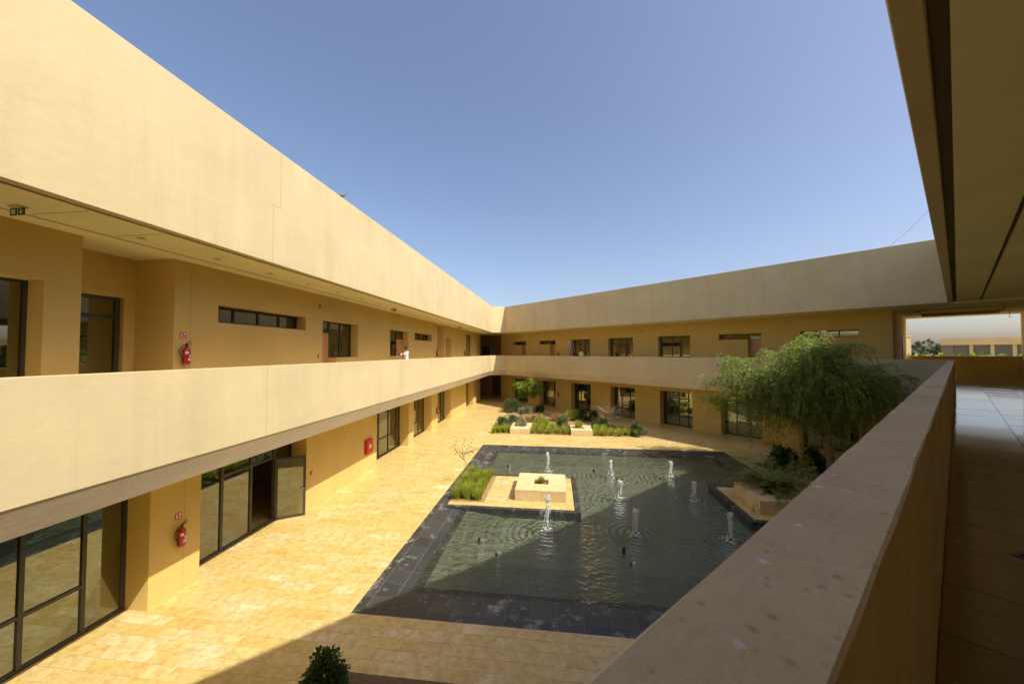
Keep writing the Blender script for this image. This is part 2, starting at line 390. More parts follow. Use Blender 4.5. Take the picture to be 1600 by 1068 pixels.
# ------------------------------------------------------------------ pool
cx0, cx1, cy0, cy1 = PX0+.25, PX1-.25, PY0+.25, PY1-.25
SL = .125; A1 = 2.65
bs = MB()
def ring(a): return [(PX0+a,PY0+a),(PX1-a,PY0+a),(PX1-a,PY1-a),(PX0+a,PY1-a)]
def zs(a): return 0 if a < .25 else -SL*(a-.25)
lv = [(0,-.001),(.25,-.001),(A1+.25, -SL*A1-.001)]; vs = []; fs = []
for a, z in lv: vs += [(x,y,z) for x,y in ring(a)]
for i in range(2):
    for k in range(4): fs.append((i*4+k, i*4+(k+1)%4, (i+1)*4+(k+1)%4, (i+1)*4+k))
bs.add(vs, fs)
bs.add([(x,y,-SL*A1+.001) for x,y in ring(A1+.22)], [(0,1,2,3)], 1)
basin = kind(bs.build('pool_basin', [M_grout, M_pfloor]), 'structure')
def tile_ring(a0, a1, length, into=None):
    """four sides of tiles between insets a0 and a1, mitred at the corners"""
    for side in range(4):
        o0, o1 = ring(a0)[side], ring(a0)[(side+1)%4]; i0, i1 = ring(a1)[side], ring(a1)[(side+1)%4]
        d = (Vector(o1)-Vector(o0)).normalized(); nrm = left(d); base = Vector(ring(0)[side]); Lf = (Vector(ring(0)[(side+1)%4])-base).length
        n = round(Lf/length); st = Lf/n; g = .006
        for j in range(n):
            t0, t1 = j*st+g, (j+1)*st-g
            q = []
            for (t, a) in ((t0,a0+g),(t1,a0+g),(t1,a1-g),(t0,a1-g)):
                t = min(max(t, a+g), Lf-a-g); q.append(base+d*t+nrm*a)
            if (q[1]-q[0]).length+(q[2]-q[3]).length < .05: continue
            zz = [zs(a0+g), zs(a0+g), zs(a1-g), zs(a1-g)]; e = rnd.uniform(-.001,.001)
            top = [(p.x,p.y,z+.0022+e) for p, z in zip(q,zz)]; bot = [(p.x,p.y,z-.028) for p, z in zip(q,zz)]
            mb = into or MB()
            mb.add(bot+top, [(3,2,1,0),(4,5,6,7),(0,1,5,4),(1,2,6,5),(2,3,7,6),(3,0,4,7)])
            if not into: mb.build('tile', M_basalt, basin)
tile_ring(0, .25, .62); tile_ring(.25, .78, .62); tile_ring(.78, 1.31, .62)
un = MB()
for a in (1.31, 1.84, 2.37): tile_ring(a, a+.53, .62, un)
kind(un.build('submerged_tiles', M_subm, basin), 'stuff')
WZ = -.10; a = 1.06
kind(MB().add([(x,y,WZ) for x,y in ring(.25+.1/SL)], [(0,1,2,3)]).build('water', M_water), 'structure')
# paved tongues that reach into the water, edged with basalt
for nm, x0, x1, y0, y1 in (('paved_tongue',PX0+.26,.95,14.36,18.4),('paved_tongue',7.05,PX1-.26,14.36,18.1)):
    o = kind(MB().box(x0,x1,y0,y1,-.5,-.034).build(nm, M_basalt), 'structure')
    e = .20; eb = []
    if x0 < 0: eb = [('x',x1-e,x1,y0,y1),('y',x0,x1-e,y0,y0+e),('y',x0,x1-e,y1-e,y1)]
    else: eb = [('x',x0,x0+e,y0,y1),('y',x0+e,x1,y0,y0+e),('y',x0+e,x1,y1-e,y1)]
    for ax, a0, a1, b0, b1 in eb:
        n = round(((b1-b0) if ax == 'x' else (a1-a0))/.6)
        for j in range(n):
            if ax == 'x': q = (a0+.004,a1-.004,b0+(b1-b0)*j/n+.004,b0+(b1-b0)*(j+1)/n-.004)
            else: q = (a0+(a1-a0)*j/n+.004,a0+(a1-a0)*(j+1)/n-.004,b0+.004,b1-.004)
            MB().box(*q,-.033,.004).build('tile', M_basalt, o)

# ------------------------------------------------------------------ the three wings
WL = empty('building_wing', (AX,0,0), R(90), 'long sunlit sand-coloured wing with gallery along the left side of the courtyard', 'building')
WF = empty('building_wing', (N2.x*O2, N2.y*O2, 0), math.atan2(N3.y, N3.x), 'shaded two-storey wing with gallery at the far end behind the planting bed', 'building')
WN = empty('building_wing', (N3.x*O3, N3.y*O3, 0), math.atan2(-D3.y,-D3.x), 'near wing with the shaded gallery, parapet and overhanging roof at right', 'building')
PL = [Q, C1, Mid]; PF = [Mid, C2, P23]; PN = [P23, Q]
dL = Vector((0,1)); dC = (C2-C1).normalized(); dF = Vector((N3.x,N3.y)); dN = -D3
PATHS = {0:(WL,PL,dN,dC), 1:(WF,PF,dC,dN), 2:(WN,PN,dF,dL)}
for i, (wg, pa, pv, nx) in PATHS.items():
    def sw(name, prof, m, sub=0, jit=0):
        mb = MB(); sweep(mb, pa, prof, pv, nx, sub, jit); return mb.build(name, m, wg, world=True)
    sw('parapet', cham(0,.17,Z_PB,Z_PT,.005), M_cap if i == 2 else M_stucco, .22 if i == 2 else 0, .0022)
    sw('roof_fascia', cham(0,.17,Z_C,Z_T,.01), M_stucco)
    sw('edge_beam', [(.012,Z_PB-.002),(.30,Z_BB),(.46,Z_BB),(.46,Z_PB-.002)], M_band)
    sw('gallery_slab', [(.172,Z_PB+.01),(.172,Z_FL-.02),(VMAX,Z_FL-.02),(VMAX,Z_PB+.01)], M_ceil)
    sw('ground_ceiling', [(.462,Z_BB+.06),(.462,Z_PB),(VMAX-.1,Z_PB),(VMAX-.1,Z_BB+.06)], M_ceil)
    sw('ceiling', [(.28,Z_C+.004),(.28,Z_C+.3),(VMAX,Z_C+.3),(VMAX,Z_C+.004)], M_ceil)
    sw('roof_slab', [(.172,Z_C+.302),(.172,Z_T-.5),(VMAX+.02,Z_T-.5),(VMAX+.02,Z_C+.302)], M_band)
    if i < 2: sw('gallery_floor', [(.174,Z_FL-.018),(.174,Z_FL-.005*i),(VMAX-.02,Z_FL-.005*i),(VMAX-.02,Z_FL-.018)], M_trav)

def wall(wg, u0, u1, v0, v1, z0, z1, ops, m=None):
    """a wall with openings (ua,ub,za,zb); pieces butt end to end in one mesh"""
    mb = MB(); x = u0
    for (a, b, za, zb) in sorted(ops):
        if a > x: mb.box(x, a, v0, v1, z0, z1)
        if za > z0+.01: mb.box(a, b, v0, v1, z0, za)
        if zb < z1-.01: mb.box(a, b, v0, v1, zb, z1)
        x = b
    if x < u1: mb.box(x, u1, v0, v1, z0, z1)
    return mb.build('wall', m or M_wall, wg)
def glazing(wg, u0, u1, z0, z1, v, us=(), tr={}, w_=.055, name='window', skip=()):
    """framed glazing; us = mullion positions, tr[col] = transom heights, each cell its own pane"""
    mb = MB(); d0, d1 = v-.035, v+.045; xs = [u0]+list(us)+[u1]; e = .003
    mb.box(u0, u0+w_, d0, d1, z0, z1); mb.box(u1-w_, u1, d0, d1, z0, z1)
    mb.box(u0+w_, u1-w_, d0+e, d1-e, z1-w_, z1); mb.box(u0+w_, u1-w_, d0+e, d1-e, z0, z0+w_)
    for x in us: mb.box(x-w_/2, x+w_/2, d0, d1, z0+w_, z1-w_)
    cells = []
    for c in range(len(xs)-1):
        a = xs[c]+(w_ if c == 0 else w_/2); b = xs[c+1]-(w_ if c == len(xs)-2 else w_/2); zz = [z0+w_]
        for t in tr.get(c, ()): mb.box(a, b, d0+e, d1-e, t-w_/2, t+w_/2); cells.append((a,b,zz[-1],t-w_/2)); zz.append(t+w_/2)
        cells.append((a,b,zz[-1],z1-w_))
    o = mb.build(name, M_alu, wg)
    for k, (a,b,c,d) in enumerate(cells):
        if k in skip: continue
        MB().box(a-.006, b+.006, v, v+.008, c-.006, d+.006).build('pane', M_glass, o)
    return o
def wood_door(wg, u0, u1, z0, z1, v, handle=1):
    f = MB().box(u0,u0+.07,v-.03,v+.06,z0,z1).box(u1-.07,u1,v-.03,v+.06,z0,z1).box(u0+.07,u1-.07,v-.028,v+.058,z1-.07,z1).build('door', M_woodf, wg)
    MB().box(u0+.074,u1-.074,v,v+.045,z0+.01,z1-.074).build('leaf', M_wood, f)
    hx = u1-.16 if handle > 0 else u0+.16
    MB().tube([(hx,v,z0+1.05),(hx,v-.06,z0+1.05),(hx-.12*handle,v-.06,z0+1.05)],.011).build('handle', M_steel, f)
F = Z_FL; HU = 7.55; SI = 5.95; DT = 7.02; WT = .9
# ---- left wing
V = 2.15; GV = V+.66; UV = V+.42
ops = [(-6.2,-2.4,F,HU),(.4,2.4,F,HU),(3.0,5.78,F,HU),(9.39,13.1,7.04,HU),(14.14,16.9,F,HU),(20.39,23.07,F,HU),(24.16,27.73,7.04,HU),(31.26,33.06,F,7.48),(38.67,42.1,F,8.25)]
for (a, b) in ((-7.2,6.33),(8.17,28.99),(30.89,46.27)):
    wall(WL, a, b, V, V+WT, F, Z_C+.002, [o for o in ops if a <= o[0] and o[1] <= b])
for (a, b, dv) in ((6.33,8.17,3.31),(28.99,30.89,3.4)):
    MB().box(a-.02,a,V+WT,dv+.3,F,Z_C).build('recess_cheek', M_wall, WL); MB().box(b,b+.02,V+WT,dv+.3,F,Z_C).build('recess_cheek', M_wall, WL)
wall(WL, 6.33, 8.17, 3.31, 3.6, F, Z_C+.001, [(6.42,7.93,F,HU)]); wall(WL, 28.99, 30.89, 3.4, 3.7, F, Z_C+.001, [])
d = glazing(WL, 6.44, 7.91, F+.01, HU, 3.44, [], {0:[7.06]}, .09, 'glazed_door')
glazing(WL, -6.2, -2.4, F, HU, UV, [-4.3]); glazing(WL, .4, 2.4, F, HU, UV); glazing(WL, 3.0, 5.78, F+.01, HU, UV-.02, [4.3])
glazing(WL, 9.39, 13.1, 7.04, HU, UV, [10.3,11.25,12.18], {}, .07); glazing(WL, 24.16, 27.73, 7.04, HU, UV, [25.05,25.95,26.85], {}, .07)
MB().box(15.14,16.9,V+.004,V+WT-.1,F,SI).build('sill_wall', M_wall, WL)
glazing(WL, 15.14, 16.9, SI, HU, UV, [16.0], {0:[DT],1:[DT]}, .07); wood_door(WL, 14.16, 15.12, F, DT, UV); glazing(WL, 14.16, 15.12, DT, HU, UV, [], {}, .05)
MB().box(20.39,22.1,V+.004,V+WT-.1,F,SI).build('sill_wall', M_wall, WL)
glazing(WL, 20.39, 22.1, SI, HU, UV, [21.2], {0:[6.9],1:[6.9]}, .07); wood_door(WL, 22.12, 23.05, F, DT, UV, -1); glazing(WL, 22.12, 23.05, DT, HU, UV, [], {}, .05)
wood_door(WL, 31.28, 33.04, F, 7.46, V+.6); glazing(WL, 38.67, 42.1, F, 8.25, UV, [40.3], {0:[7.0],1:[7.0]})
gops = [(-6.5,-2.2,0,2.92),(-1.2,1.6,0,2.92),(2.4,7.74,0,2.92),(9.0,13.26,0,2.92),(18.89,23.23,0,2.92),(24.11,27.71,0,2.92),(29.23,32.98,0,2.92),(38.86,42.1,0,2.92)]
wall(WL, -7.2, 46.27, V, V+WT, 0, Z_BB+.062, gops)
glazing(WL, -6.5, -2.2, 0, 2.92, GV, [-4.4]); glazing(WL, -1.2, 1.6, 0, 2.92, GV, [.2])
glazing(WL, 2.4, 7.74, 0, 2.92, GV, [4.6,6.0,6.95], {0:[1.05],1:[1.05],2:[1.05]}, .075)
# double door with its right leaf swung out
g1 = glazing(WL, 9.0, 13.26, 0, 2.92, GV, [10.27,11.36,12.38], {1:[2.30],2:[2.30]}, .09, 'shopfront', skip=(3,))
df = MB()
def leafbars(mb, w0, z1, w_=.085, t=.045):
    mb.box(0,w_,-t/2,t/2,0,z1).box(w0-w_,w0,-t/2,t/2,0,z1).box(w_,w0-w_,-t/2+.002,t/2-.002,0,w_).box(w_,w0-w_,-t/2+.002,t/2-.002,z1-w_,z1)
leafbars(df, .98, 2.24); od = df.build('door_leaf', M_alu, WL); od.location = (12.40, GV-.06, .012); od.rotation_euler = (0,0,R(-55))
MB().box(.08,.9,-.004,.004,.08,2.16).build('pane', M_glass, od)
for sg in (-1,1): MB().tube([(.935,0,1.02),(.935,sg*.06,1.02),(.80,sg*.06,1.02)],.011).build('handle', M_steel, od)
glazing(WL, 18.89, 23.23, 0, 2.92, GV, [20.35,21.6,22.95-.25], {0:[1.05],1:[1.05],2:[1.05]}, .085)
glazing(WL, 24.11, 27.71, 0, 2.92, GV, [25.5,26.6], {0:[.95],1:[.95]}, .085); glazing(WL, 29.23, 32.98, 0, 2.92, GV, [30.6,32.0], {0:[.95],1:[.95]}, .085)
glazing(WL, 38.86, 42.1, 0, 2.92, GV, [40.4], {}, .085)
wall(WL, -7, 46, 8.6, 8.9, 0, Z_BB+.05, [], M_room); wall(WL, -7, 46, 8.6, 8.9, F, Z_C, [], M_room)
for u in (2.1,8.4,16,23.7,28.4,36): MB().box(u,u+.15,V+WT+.3,8.6,F,Z_C).box(u,u+.15,V+WT+.02,8.6,.001,Z_BB+.05).build('partition', M_room, WL)
M_blind = mat('grey_blind', (.36,.33,.26), .9)
for (a, b, z0, z1) in ((9.5,13.0,7.08,HU-.04),(24.25,27.6,7.08,HU-.04),(15.2,16.0,SI+.05,HU-.05),(16.05,16.85,SI+.05,7.4),(3.1,4.3,F+.05,HU-.06)):
    MB().box(a,b,UV+.10,UV+.112,z0,z1).build('blind', M_blind, WL)
# ---- far wing (local x runs to the right)
V = 2.6; GV = V+.66; UV = V+.4; E0, E1 = -38.8, -2.3
ops = [(-36.3,-33.7,7.12,HU),(-31.4,-28.7,7.12,HU),(-26.5,-23.8,F,HU),(-21.55,-18.85,F,HU),(-16.4,-13.65,F,HU),(-11.5,-8.7,7.12,HU),(-6.5,-3.7,7.12,HU)]
dr = [(-34.55,-33.7),(-29.55,-28.7),(-9.55,-8.7)]
o2 = []
for o in ops:
    dd = [q for q in dr if abs(q[1]-o[1]) < .01]
    if dd: o2 += [(o[0],dd[0][0],o[2],o[3]),(dd[0][0],o[1],F,o[3])]
    else: o2.append(o)
wall(WF, E0, E1, V, V+WT, F, Z_C+.002, o2)
for (a, b, za, zb) in o2:
    n = b-a
    if za > F+1: glazing(WF, a, b, za, zb, UV, [a+n/3,a+2*n/3] if n > 2.2 else [(a+b)/2], {}, .06)
    elif n < 1.2: wood_door(WF, a+.01, b-.01, F, DT+.06, UV); glazing(WF, a, b, DT+.06, zb, UV, [], {}, .05)
    else:
        MB().box(a,b-.95,V+.004,V+WT-.1,F,SI-.25).build('sill_wall', M_wall, WF)
        glazing(WF, a, b-.95, SI-.25, zb, UV, [a+.35+(n-1.3)/2], {0:[DT],1:[DT]}, .07)
        glazing(WF, b-.94, b, F, zb, UV, [], {0:[DT]}, .08, 'glazed_door')
MB().box(E1-.3,E1,V+WT+.002,VMAX-.05,F,Z_C).box(E1-.3,E1,V+WT+.002,VMAX-.05,.001,Z_BB+.058).build('end_wall', M_wall, WF)
dk = MB().box(E1-.001,E1+.05,7.6,9.0,F,7.1).build('side_door', M_wood, WF)
gops = [(-36.5,-33.3,0,2.9),(-31.3,-28.7,0,2.9),(-26.4,-23.75,0,2.9),(-21.35,-18.7,0,2.9),(-16.3,-13.55,0,2.9),(-11.4,-8.75,0,2.9),(-6.5,-3.8,0,2.9)]
wall(WF, E0, E1, V, V+WT, 0, Z_BB+.062, gops)
for k, (a,b,za,zb) in enumerate(gops):
    n = b-a
    if k in (4,): glazing(WF, a, b, za, zb, GV, [a+.55,a+1.35,a+2.15], {1:[2.3],2:[2.3]}, .085, 'shopfront')
    else: glazing(WF, a, b, za, zb, GV, [a+.85,a+1.75], {1:[1.0 if k != 3 else 1.15]} if k != 3 else {1:[1.15,2.3]}, .08)
wall(WF, E0, E1, 8.9, 9.2, 0, Z_BB+.05, [], M_room)
wall(WF, E0, E1, 8.9, 9.2, F, Z_C, [(-25.6,-24.2,5.8,7.6),(-20.8,-19.2,5.8,7.6),(-15.6,-14,5.8,7.6),(-11.5,-8.7,7.0,7.6),(-6.5,-3.7,7.0,7.6),(-35.5,-33.9,7,7.6),(-30.5,-28.9,7,7.6)], M_room)
for u in (-37,-32.2,-27.4,-22.5,-17.5,-12.4,-7.5): MB().box(u,u+.15,V+WT+.02,8.9,F,Z_C).box(u,u+.15,V+WT+.02,8.9,.001,Z_BB+.05).build('partition', M_room, WF)
# end of the corridor: low outer wall, pier
MB().box(E1+.002,2.75,VMAX-.35,VMAX-.06,F,Z_PT+.12).build('outer_parapet', M_wall, WF)
# vestibule behind the acute corner
vb = MB()
for z0, z1 in ((.001,Z_BB+.05),(F,Z_C)):
    vb.box(-13.0,-5.2,54,54.3,z0,z1); vb.box(-11.9,-11.6,46.3,54,z0,z1); vb.box(-6.75,-6.5,49.0,54,z0,z1)
vb.build('vestibule_wall', M_wall, WF, world=True)
for (x0, x1, z0, z1) in ((-9.4,-8.2,0,2.75),(-11.0,-9.9,F,7.1),(-7.9,-6.9,F,7.2)):
    dd = MB().box(x0,x1,53.93,53.998,z0+.002,z1).build('door', M_alu, WF, world=True)
    MB().box(x0+.1,x1-.1,53.915,53.929,z0+.1,z1-.1).build('pane', M_glass, dd, world=False) if False else None
# ---- near wing (local x runs back towards the camera's left, negative ahead)
V = 2.76; NE = -(O2+VMAX-.06)
for z0, z1 in ((0,Z_BB+.062),(F,Z_C+.002)):
    nops = [(x, x+2.7, z0, z0+2.8) for x in (-24,-19,-14,-9,-4,1,6)]
    wall(WN, NE, 9, V, V+.4, z0, z1, nops)
    for q in nops: glazing(WN, q[0], q[1], q[2], q[3], V+.3, [q[0]+.9,q[0]+1.8], {}, .07)
    wall(WN, NE+.1, 9, 8.6, 8.9, z0, z1-.03, [], M_room)
MB().box(-27.0,4,.95,1.0,Z_C-.002,Z_C+.003).build('ceiling_strip', M_slotshade, WN)  # flat dark strip painted in for the shaded edge of a ceiling step
MB().box(-27.35,-27.02,.2,V-.01,Z_C-.09,Z_C+.003).build('ceiling_beam', M_ceil, WN)
# recessed ceiling tray past the corner
tr = MB(); x0, x1, y0, y1 = -34.6, -31.0, -1.2, 1.9
tr.box(x0,x1,y0,y0+.1,Z_C-.05,Z_C+.002).box(x0,x1,y1-.1,y1,Z_C-.05,Z_C+.002).box(x0,x0+.35,y0+.1,y1-.1,Z_C-.16,Z_C+.002).box(x1-.1,x1,y0+.1,y1-.1,Z_C-.05,Z_C+.002)
tr.build('ceiling_tray', M_stucco, WN)
MB().tube([(-33.5,2.1,Z_C),(-33.5,2.1,8.2),(-33.5,2.05,8.1),(-33.5,2.2,8.08)],.012,6).build('hanging_cable', M_blackpl, WN)
# expansion joints, ceiling slot
MB().box(9.08,9.095,-.0015,.01,10.15,Z_T-.012).box(8.84,9.095,-.0015,.01,10.135,10.15).box(8.84,8.855,-.0015,.01,Z_C+.012,10.135).build('joint', M_joint, WL)
MB().box(8.74,8.752,-.0012,.01,Z_PB+.02,Z_PT-.015).box(23.48,23.494,-.0012,.01,Z_PB+.02,Z_PT-.015).box(8.59,8.603,2.1485,2.16,F,Z_C).box(8.56,8.572,2.1485,2.16,.02,Z_BB).build('joint', M_joint, WL)
MB().box(-7.83,-7.815,-.0015,.01,Z_C+.015,Z_T-.012).box(-7.61,-7.597,2.5985,2.61,F,Z_C).build('joint', M_joint, WF)
MB().box(-6,41,1.58,1.66,Z_C-.003,Z_C+.003).build('ceiling_strip', mat('slot_grey',(.42,.38,.26),.7), WL)
for k, u in enumerate((3.3,4.0,5.2,6.4)): MB().box(u,u+.012,.35,1.5,Z_C-.0015,Z_C+.003).build('ceiling_joint', M_joint, WL)

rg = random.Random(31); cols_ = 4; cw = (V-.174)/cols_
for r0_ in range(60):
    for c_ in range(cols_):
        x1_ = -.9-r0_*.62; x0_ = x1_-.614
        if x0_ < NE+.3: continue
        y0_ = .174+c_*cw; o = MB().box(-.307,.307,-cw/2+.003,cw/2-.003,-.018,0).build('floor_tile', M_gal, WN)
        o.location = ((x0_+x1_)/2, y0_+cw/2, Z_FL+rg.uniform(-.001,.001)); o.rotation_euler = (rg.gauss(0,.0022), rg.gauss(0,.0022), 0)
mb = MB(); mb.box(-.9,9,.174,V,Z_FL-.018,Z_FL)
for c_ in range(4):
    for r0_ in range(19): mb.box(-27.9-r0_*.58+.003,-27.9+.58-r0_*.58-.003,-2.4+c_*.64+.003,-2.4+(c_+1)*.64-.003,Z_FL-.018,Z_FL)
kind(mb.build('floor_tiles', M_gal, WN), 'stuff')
# ------------------------------------------------------------------ fittings on the walls and ceilings
def wpt(wg, u, v, z): return WM_of(wg) @ Vector((u,v,z))
WMs = {WL:Matrix.Translation((AX,0,0))@Matrix.Rotation(R(90),4,'Z'), WF:Matrix.Translation((N2.x*O2,N2.y*O2,0))@Matrix.Rotation(math.atan2(N3.y,N3.x),4,'Z'),
       WN:Matrix.Translation((N3.x*O3,N3.y*O3,0))@Matrix.Rotation(math.atan2(-D3.y,-D3.x),4,'Z')}
def WM_of(wg): return WMs[wg]
RZ = {WL:R(90), WF:math.atan2(N3.y,N3.x), WN:math.atan2(-D3.y,-D3.x)}
def extinguisher():
    t = empty('fire_extinguisher', (0,0,0))
    MB().lathe([(.0,0),(.075,.0),(.085,.02),(.085,.36),(.075,.41),(.04,.45),(.025,.47),(.0,.471)], (0,-.10,0), 18).build('cylinder', M_red, t, smooth=True)
    MB().lathe([(.02,.465),(.028,.48),(.028,.53),(.018,.54)], (0,-.10,0), 10).box(-.012,.13,-.112,-.088,.535,.55).add([(-.012,-.112,.55),(.12,-.112,.60),(.12,-.088,.60),(-.012,-.088,.55),(-.012,-.112,.562),(.12,-.112,.612),(.12,-.088,.612),(-.012,-.088,.562)],[(0,3,2,1),(4,5,6,7),(0,1,5,4),(1,2,6,5),(2,3,7,6),(3,0,4,7)]).build('valve', M_blackpl, t)
    pts = [(-.02,-.10,.51)]+[(-.09-.10*math.sin(math.pi*k/8),-.10,.50-.34*k/8) for k in range(9)]
    MB().tube(pts, .012, 8).tube([(-.09,-.10,.16),(-.095,-.10,.06)], [.016,.022], 8).build('hose', M_blackpl, t)
    lb = MB()
    for z0, z1, a0, a1 in ((.27,.34,-150,-100),(.10,.16,-110,-30),(.18,.25,-90,-35)):
        n = 6; vs = []
        for k in range(n+1):
            an = R(a0+(a1-a0)*k/n); vs += [(.0862*math.cos(an),-.10+.0862*math.sin(an),z0),(.0862*math.cos(an),-.10+.0862*math.sin(an),z1)]
        lb.add(vs, [(2*k,2*k+2,2*k+3,2*k+1) for k in range(n)])
    lb.build('label_print', M_white, t)
    MB().box(-.03,.03,-.02,0,.12,.40).build('bracket', M_blackpl, t)
    return t
ext = extinguisher(); used = [0]
def put(proto, used, wg, u, v, z, label, cat, group=None):
    p = wpt(wg,u,v,z); o = proto if not used[0] else copy_thing(proto, p); used[0] = 1
    o.location = p; o.rotation_euler = (0,0,RZ[wg]); return tag(o, label, cat, group)
def sign():
    t = MB().box(-.10,.10,-.008,0,-.09,.09).build('extinguisher_sign', M_redsign); t.scale = (.8,1,.8)
    MB().box(-.07,-.03,-.0095,-.0082,-.06,.04).box(-.065,-.035,-.0095,-.0082,.045,.065).add([(0,-.0095,.06),(.03,-.0095,0),(.06,-.0095,.0),(.075,-.0095,.03),(.06,-.0095,.07)],[(0,1,2,3,4)]).box(0,.07,-.0095,-.0082,-.065,-.04).build('pictogram', M_white, t)
    return t
sg = sign(); us2 = [0]
for (wg, u, v, z, where) in ((WL,8.42,2.148,5.86,'on the upper gallery beside the door recess'),(WL,8.42,2.148,1.20,'on the ground-floor pier beside the open glass door'),
      (WL,28.75,2.148,5.86,'on the upper gallery wall past the worker'),(WL,37.8,2.148,5.86,'on the upper gallery near the far pillar'),(WL,28.9,2.148,1.15,'on the left ground-floor wall, far from the open door'),
      (WF,-28.2,2.598,1.15,'on the far ground-floor wall between two tall windows'),(WF,-28.2,2.598,5.62,'on the far gallery beside the stepladder'),(WF,-8.0,2.598,5.62,'on the far gallery wall above the weeping tree')):
    put(ext, used, wg, u, v, z, 'red fire extinguisher '+where, 'extinguisher', 'fire extinguishers on the walls')
    put(sg, us2, wg, u-.02, v, z+.76, 'red pictogram plate above extinguisher '+where, 'sign', 'extinguisher signs')
t = empty('hose_cabinet', wpt(WL,17.93,2.148,.98), R(90), 'square red fire hose cabinet on the left ground-floor wall', 'cabinet')
MB().box(-.33,.33,-.14,0,0,.70).build('case', M_red, t, bevel=.012); MB().box(-.30,.30,-.152,-.141,.03,.67).build('door', M_redsign, t)
MB().box(-.11,.11,-.158,-.1525,.24,.46).build('notice', M_yellowpl, t); MB().box(-.07,.07,-.160,-.1585,.28,.42).build('pictogram', M_white, t)
def call_point():
    t = MB().box(-.055,.055,-.05,0,-.055,.055).build('call_point', M_redsign, bevel=.006); MB().box(-.03,.03,-.053,-.051,-.03,.03).build('button_plate', M_white, t); return t
cp = call_point(); uc = [0]
put(cp, uc, WL, 13.88, 2.148, 6.03, 'small red fire call point left of the wooden door on the gallery', 'call point', 'red call points')
put(cp, uc, WL, 13.55, 2.148, 1.38, 'small red fire call point right of the open glass door', 'call point', 'red call points')
def sounder():
    t = MB().tube([(0,0,0),(0,-.04,0),(0,-.07,0),(0,-.09,0)],[.06,.06,.045,.02],14).build('alarm_sounder', M_red); MB().tube([(0,-.085,0),(0,-.105,0)],[.02,.012],10).build('lens', M_white, t); return t
so = sounder(); uso = [0]
put(so, uso, WL, 13.92, 2.148, 8.08, 'dark red round alarm sounder high above the strip window', 'alarm', 'alarm sounders')
put(so, uso, WF, -18.0, 2.598, 8.1, 'dark red round alarm sounder high on the far gallery wall', 'alarm', 'alarm sounders')
put(so, uso, WF, -1.3, 6.5, 8.45, 'dark red round alarm by the gallery ceiling above the low outer wall', 'alarm', 'alarm sounders')
def lamp():
    t = MB().box(-.12,.12,-.05,0,-.05,.05).build('wall_light', M_white, bevel=.008); MB().box(-.10,.10,-.056,-.0505,-.035,.03).build('lens', M_band, t); return t
la = lamp(); ul = [0]
put(la, ul, WL, 16.0, 2.148, 2.4, 'small white wall lamp above the red hose cabinet wall', 'wall light', 'wall lamps')
put(la, ul, WF, -22.6, 2.598, 7.0, 'small pale wall lamp on the far gallery between two windows', 'wall light', 'wall lamps')
def socket():
    t = MB().box(-.045,.045,-.02,0,-.045,.045).build('wall_socket', M_white, bevel=.004); MB().tube([(0,-.0195,0),(0,-.023,0)],.02,10).build('cover', M_blackpl, t); return t
sk = socket(); ukk = [0]
put(sk, ukk, WL, 16.0, 2.148, .6, 'pale wall socket low on the sunlit foot of the left wall', 'socket', 'wall sockets')
put(sk, ukk, WF, -12.2, 2.598, 1.2, 'small dark wall socket on the far wall beside the weeping tree', 'socket', 'wall sockets')
# exit signs hung from the left gallery ceiling
def exit_sign():
    t = empty('exit_sign', (0,0,0)); MB().box(-.18,.18,-.10,.10,-.03,0).build('mounting_plate', M_band, t)
    for x in (-.13,.13):
        b = MB().box(x-.10,x+.10,-.012,.012,-.24,-.04).build('panel', M_green, t)
        y = -.0135
        if x < 0: MB().box(x-.05,x+.0,y,y+.001,-.2,-.08).box(x+.02,x+.06,y,y+.001,-.22,-.07).build('pictogram', M_white, b)
        else: MB().add([(x-.05,y,-.15),(x,y,-.21),(x+.05,y,-.15)],[(0,1,2)]).box(x-.016,x+.016,y,y+.001,-.15,-.07).build('pictogram', M_white, b)
    return t
ex = exit_sign(); ue = [0]
for u, wh in ((4.9,'nearest, at the left edge of the gallery ceiling'),(18.9,'above the gallery before the worker'),(32.7,'farthest along the gallery ceiling')):
    p = wpt(WL,u,1.25,Z_C); o = ex if not ue[0] else copy_thing(ex, p); ue[0] = 1; o.location = p; o.rotation_euler = (0,0,0)
    o.scale = (.6,.6,.6)
    tag(o, 'green double exit sign, '+wh, 'exit sign', 'exit signs')
def downlight():
    t = MB().lathe([(.075,0),(.075,-.006),(.055,-.008),(.05,-.002)], (0,0,0), 18).build('ceiling_light', mat('lamp_ring',(.40,.34,.2),.5)); MB().lathe([(.049,-.001),(.049,-.003)],(0,0,0),14).build('diffuser', mat('lamp_glass',(.33,.28,.17),.3), t); return t
dl = downlight(); ud = [0]
for k in range(20):
    p = wpt(WL, 6.58+1.735*k, 1.1, Z_C); o = dl if not ud[0] else copy_thing(dl, p); ud[0] = 1; o.location = p
    tag(o, 'round recessed ceiling downlight, %s from the near end of the left gallery' % ORD[k], 'ceiling light', 'downlights in the left gallery ceiling')

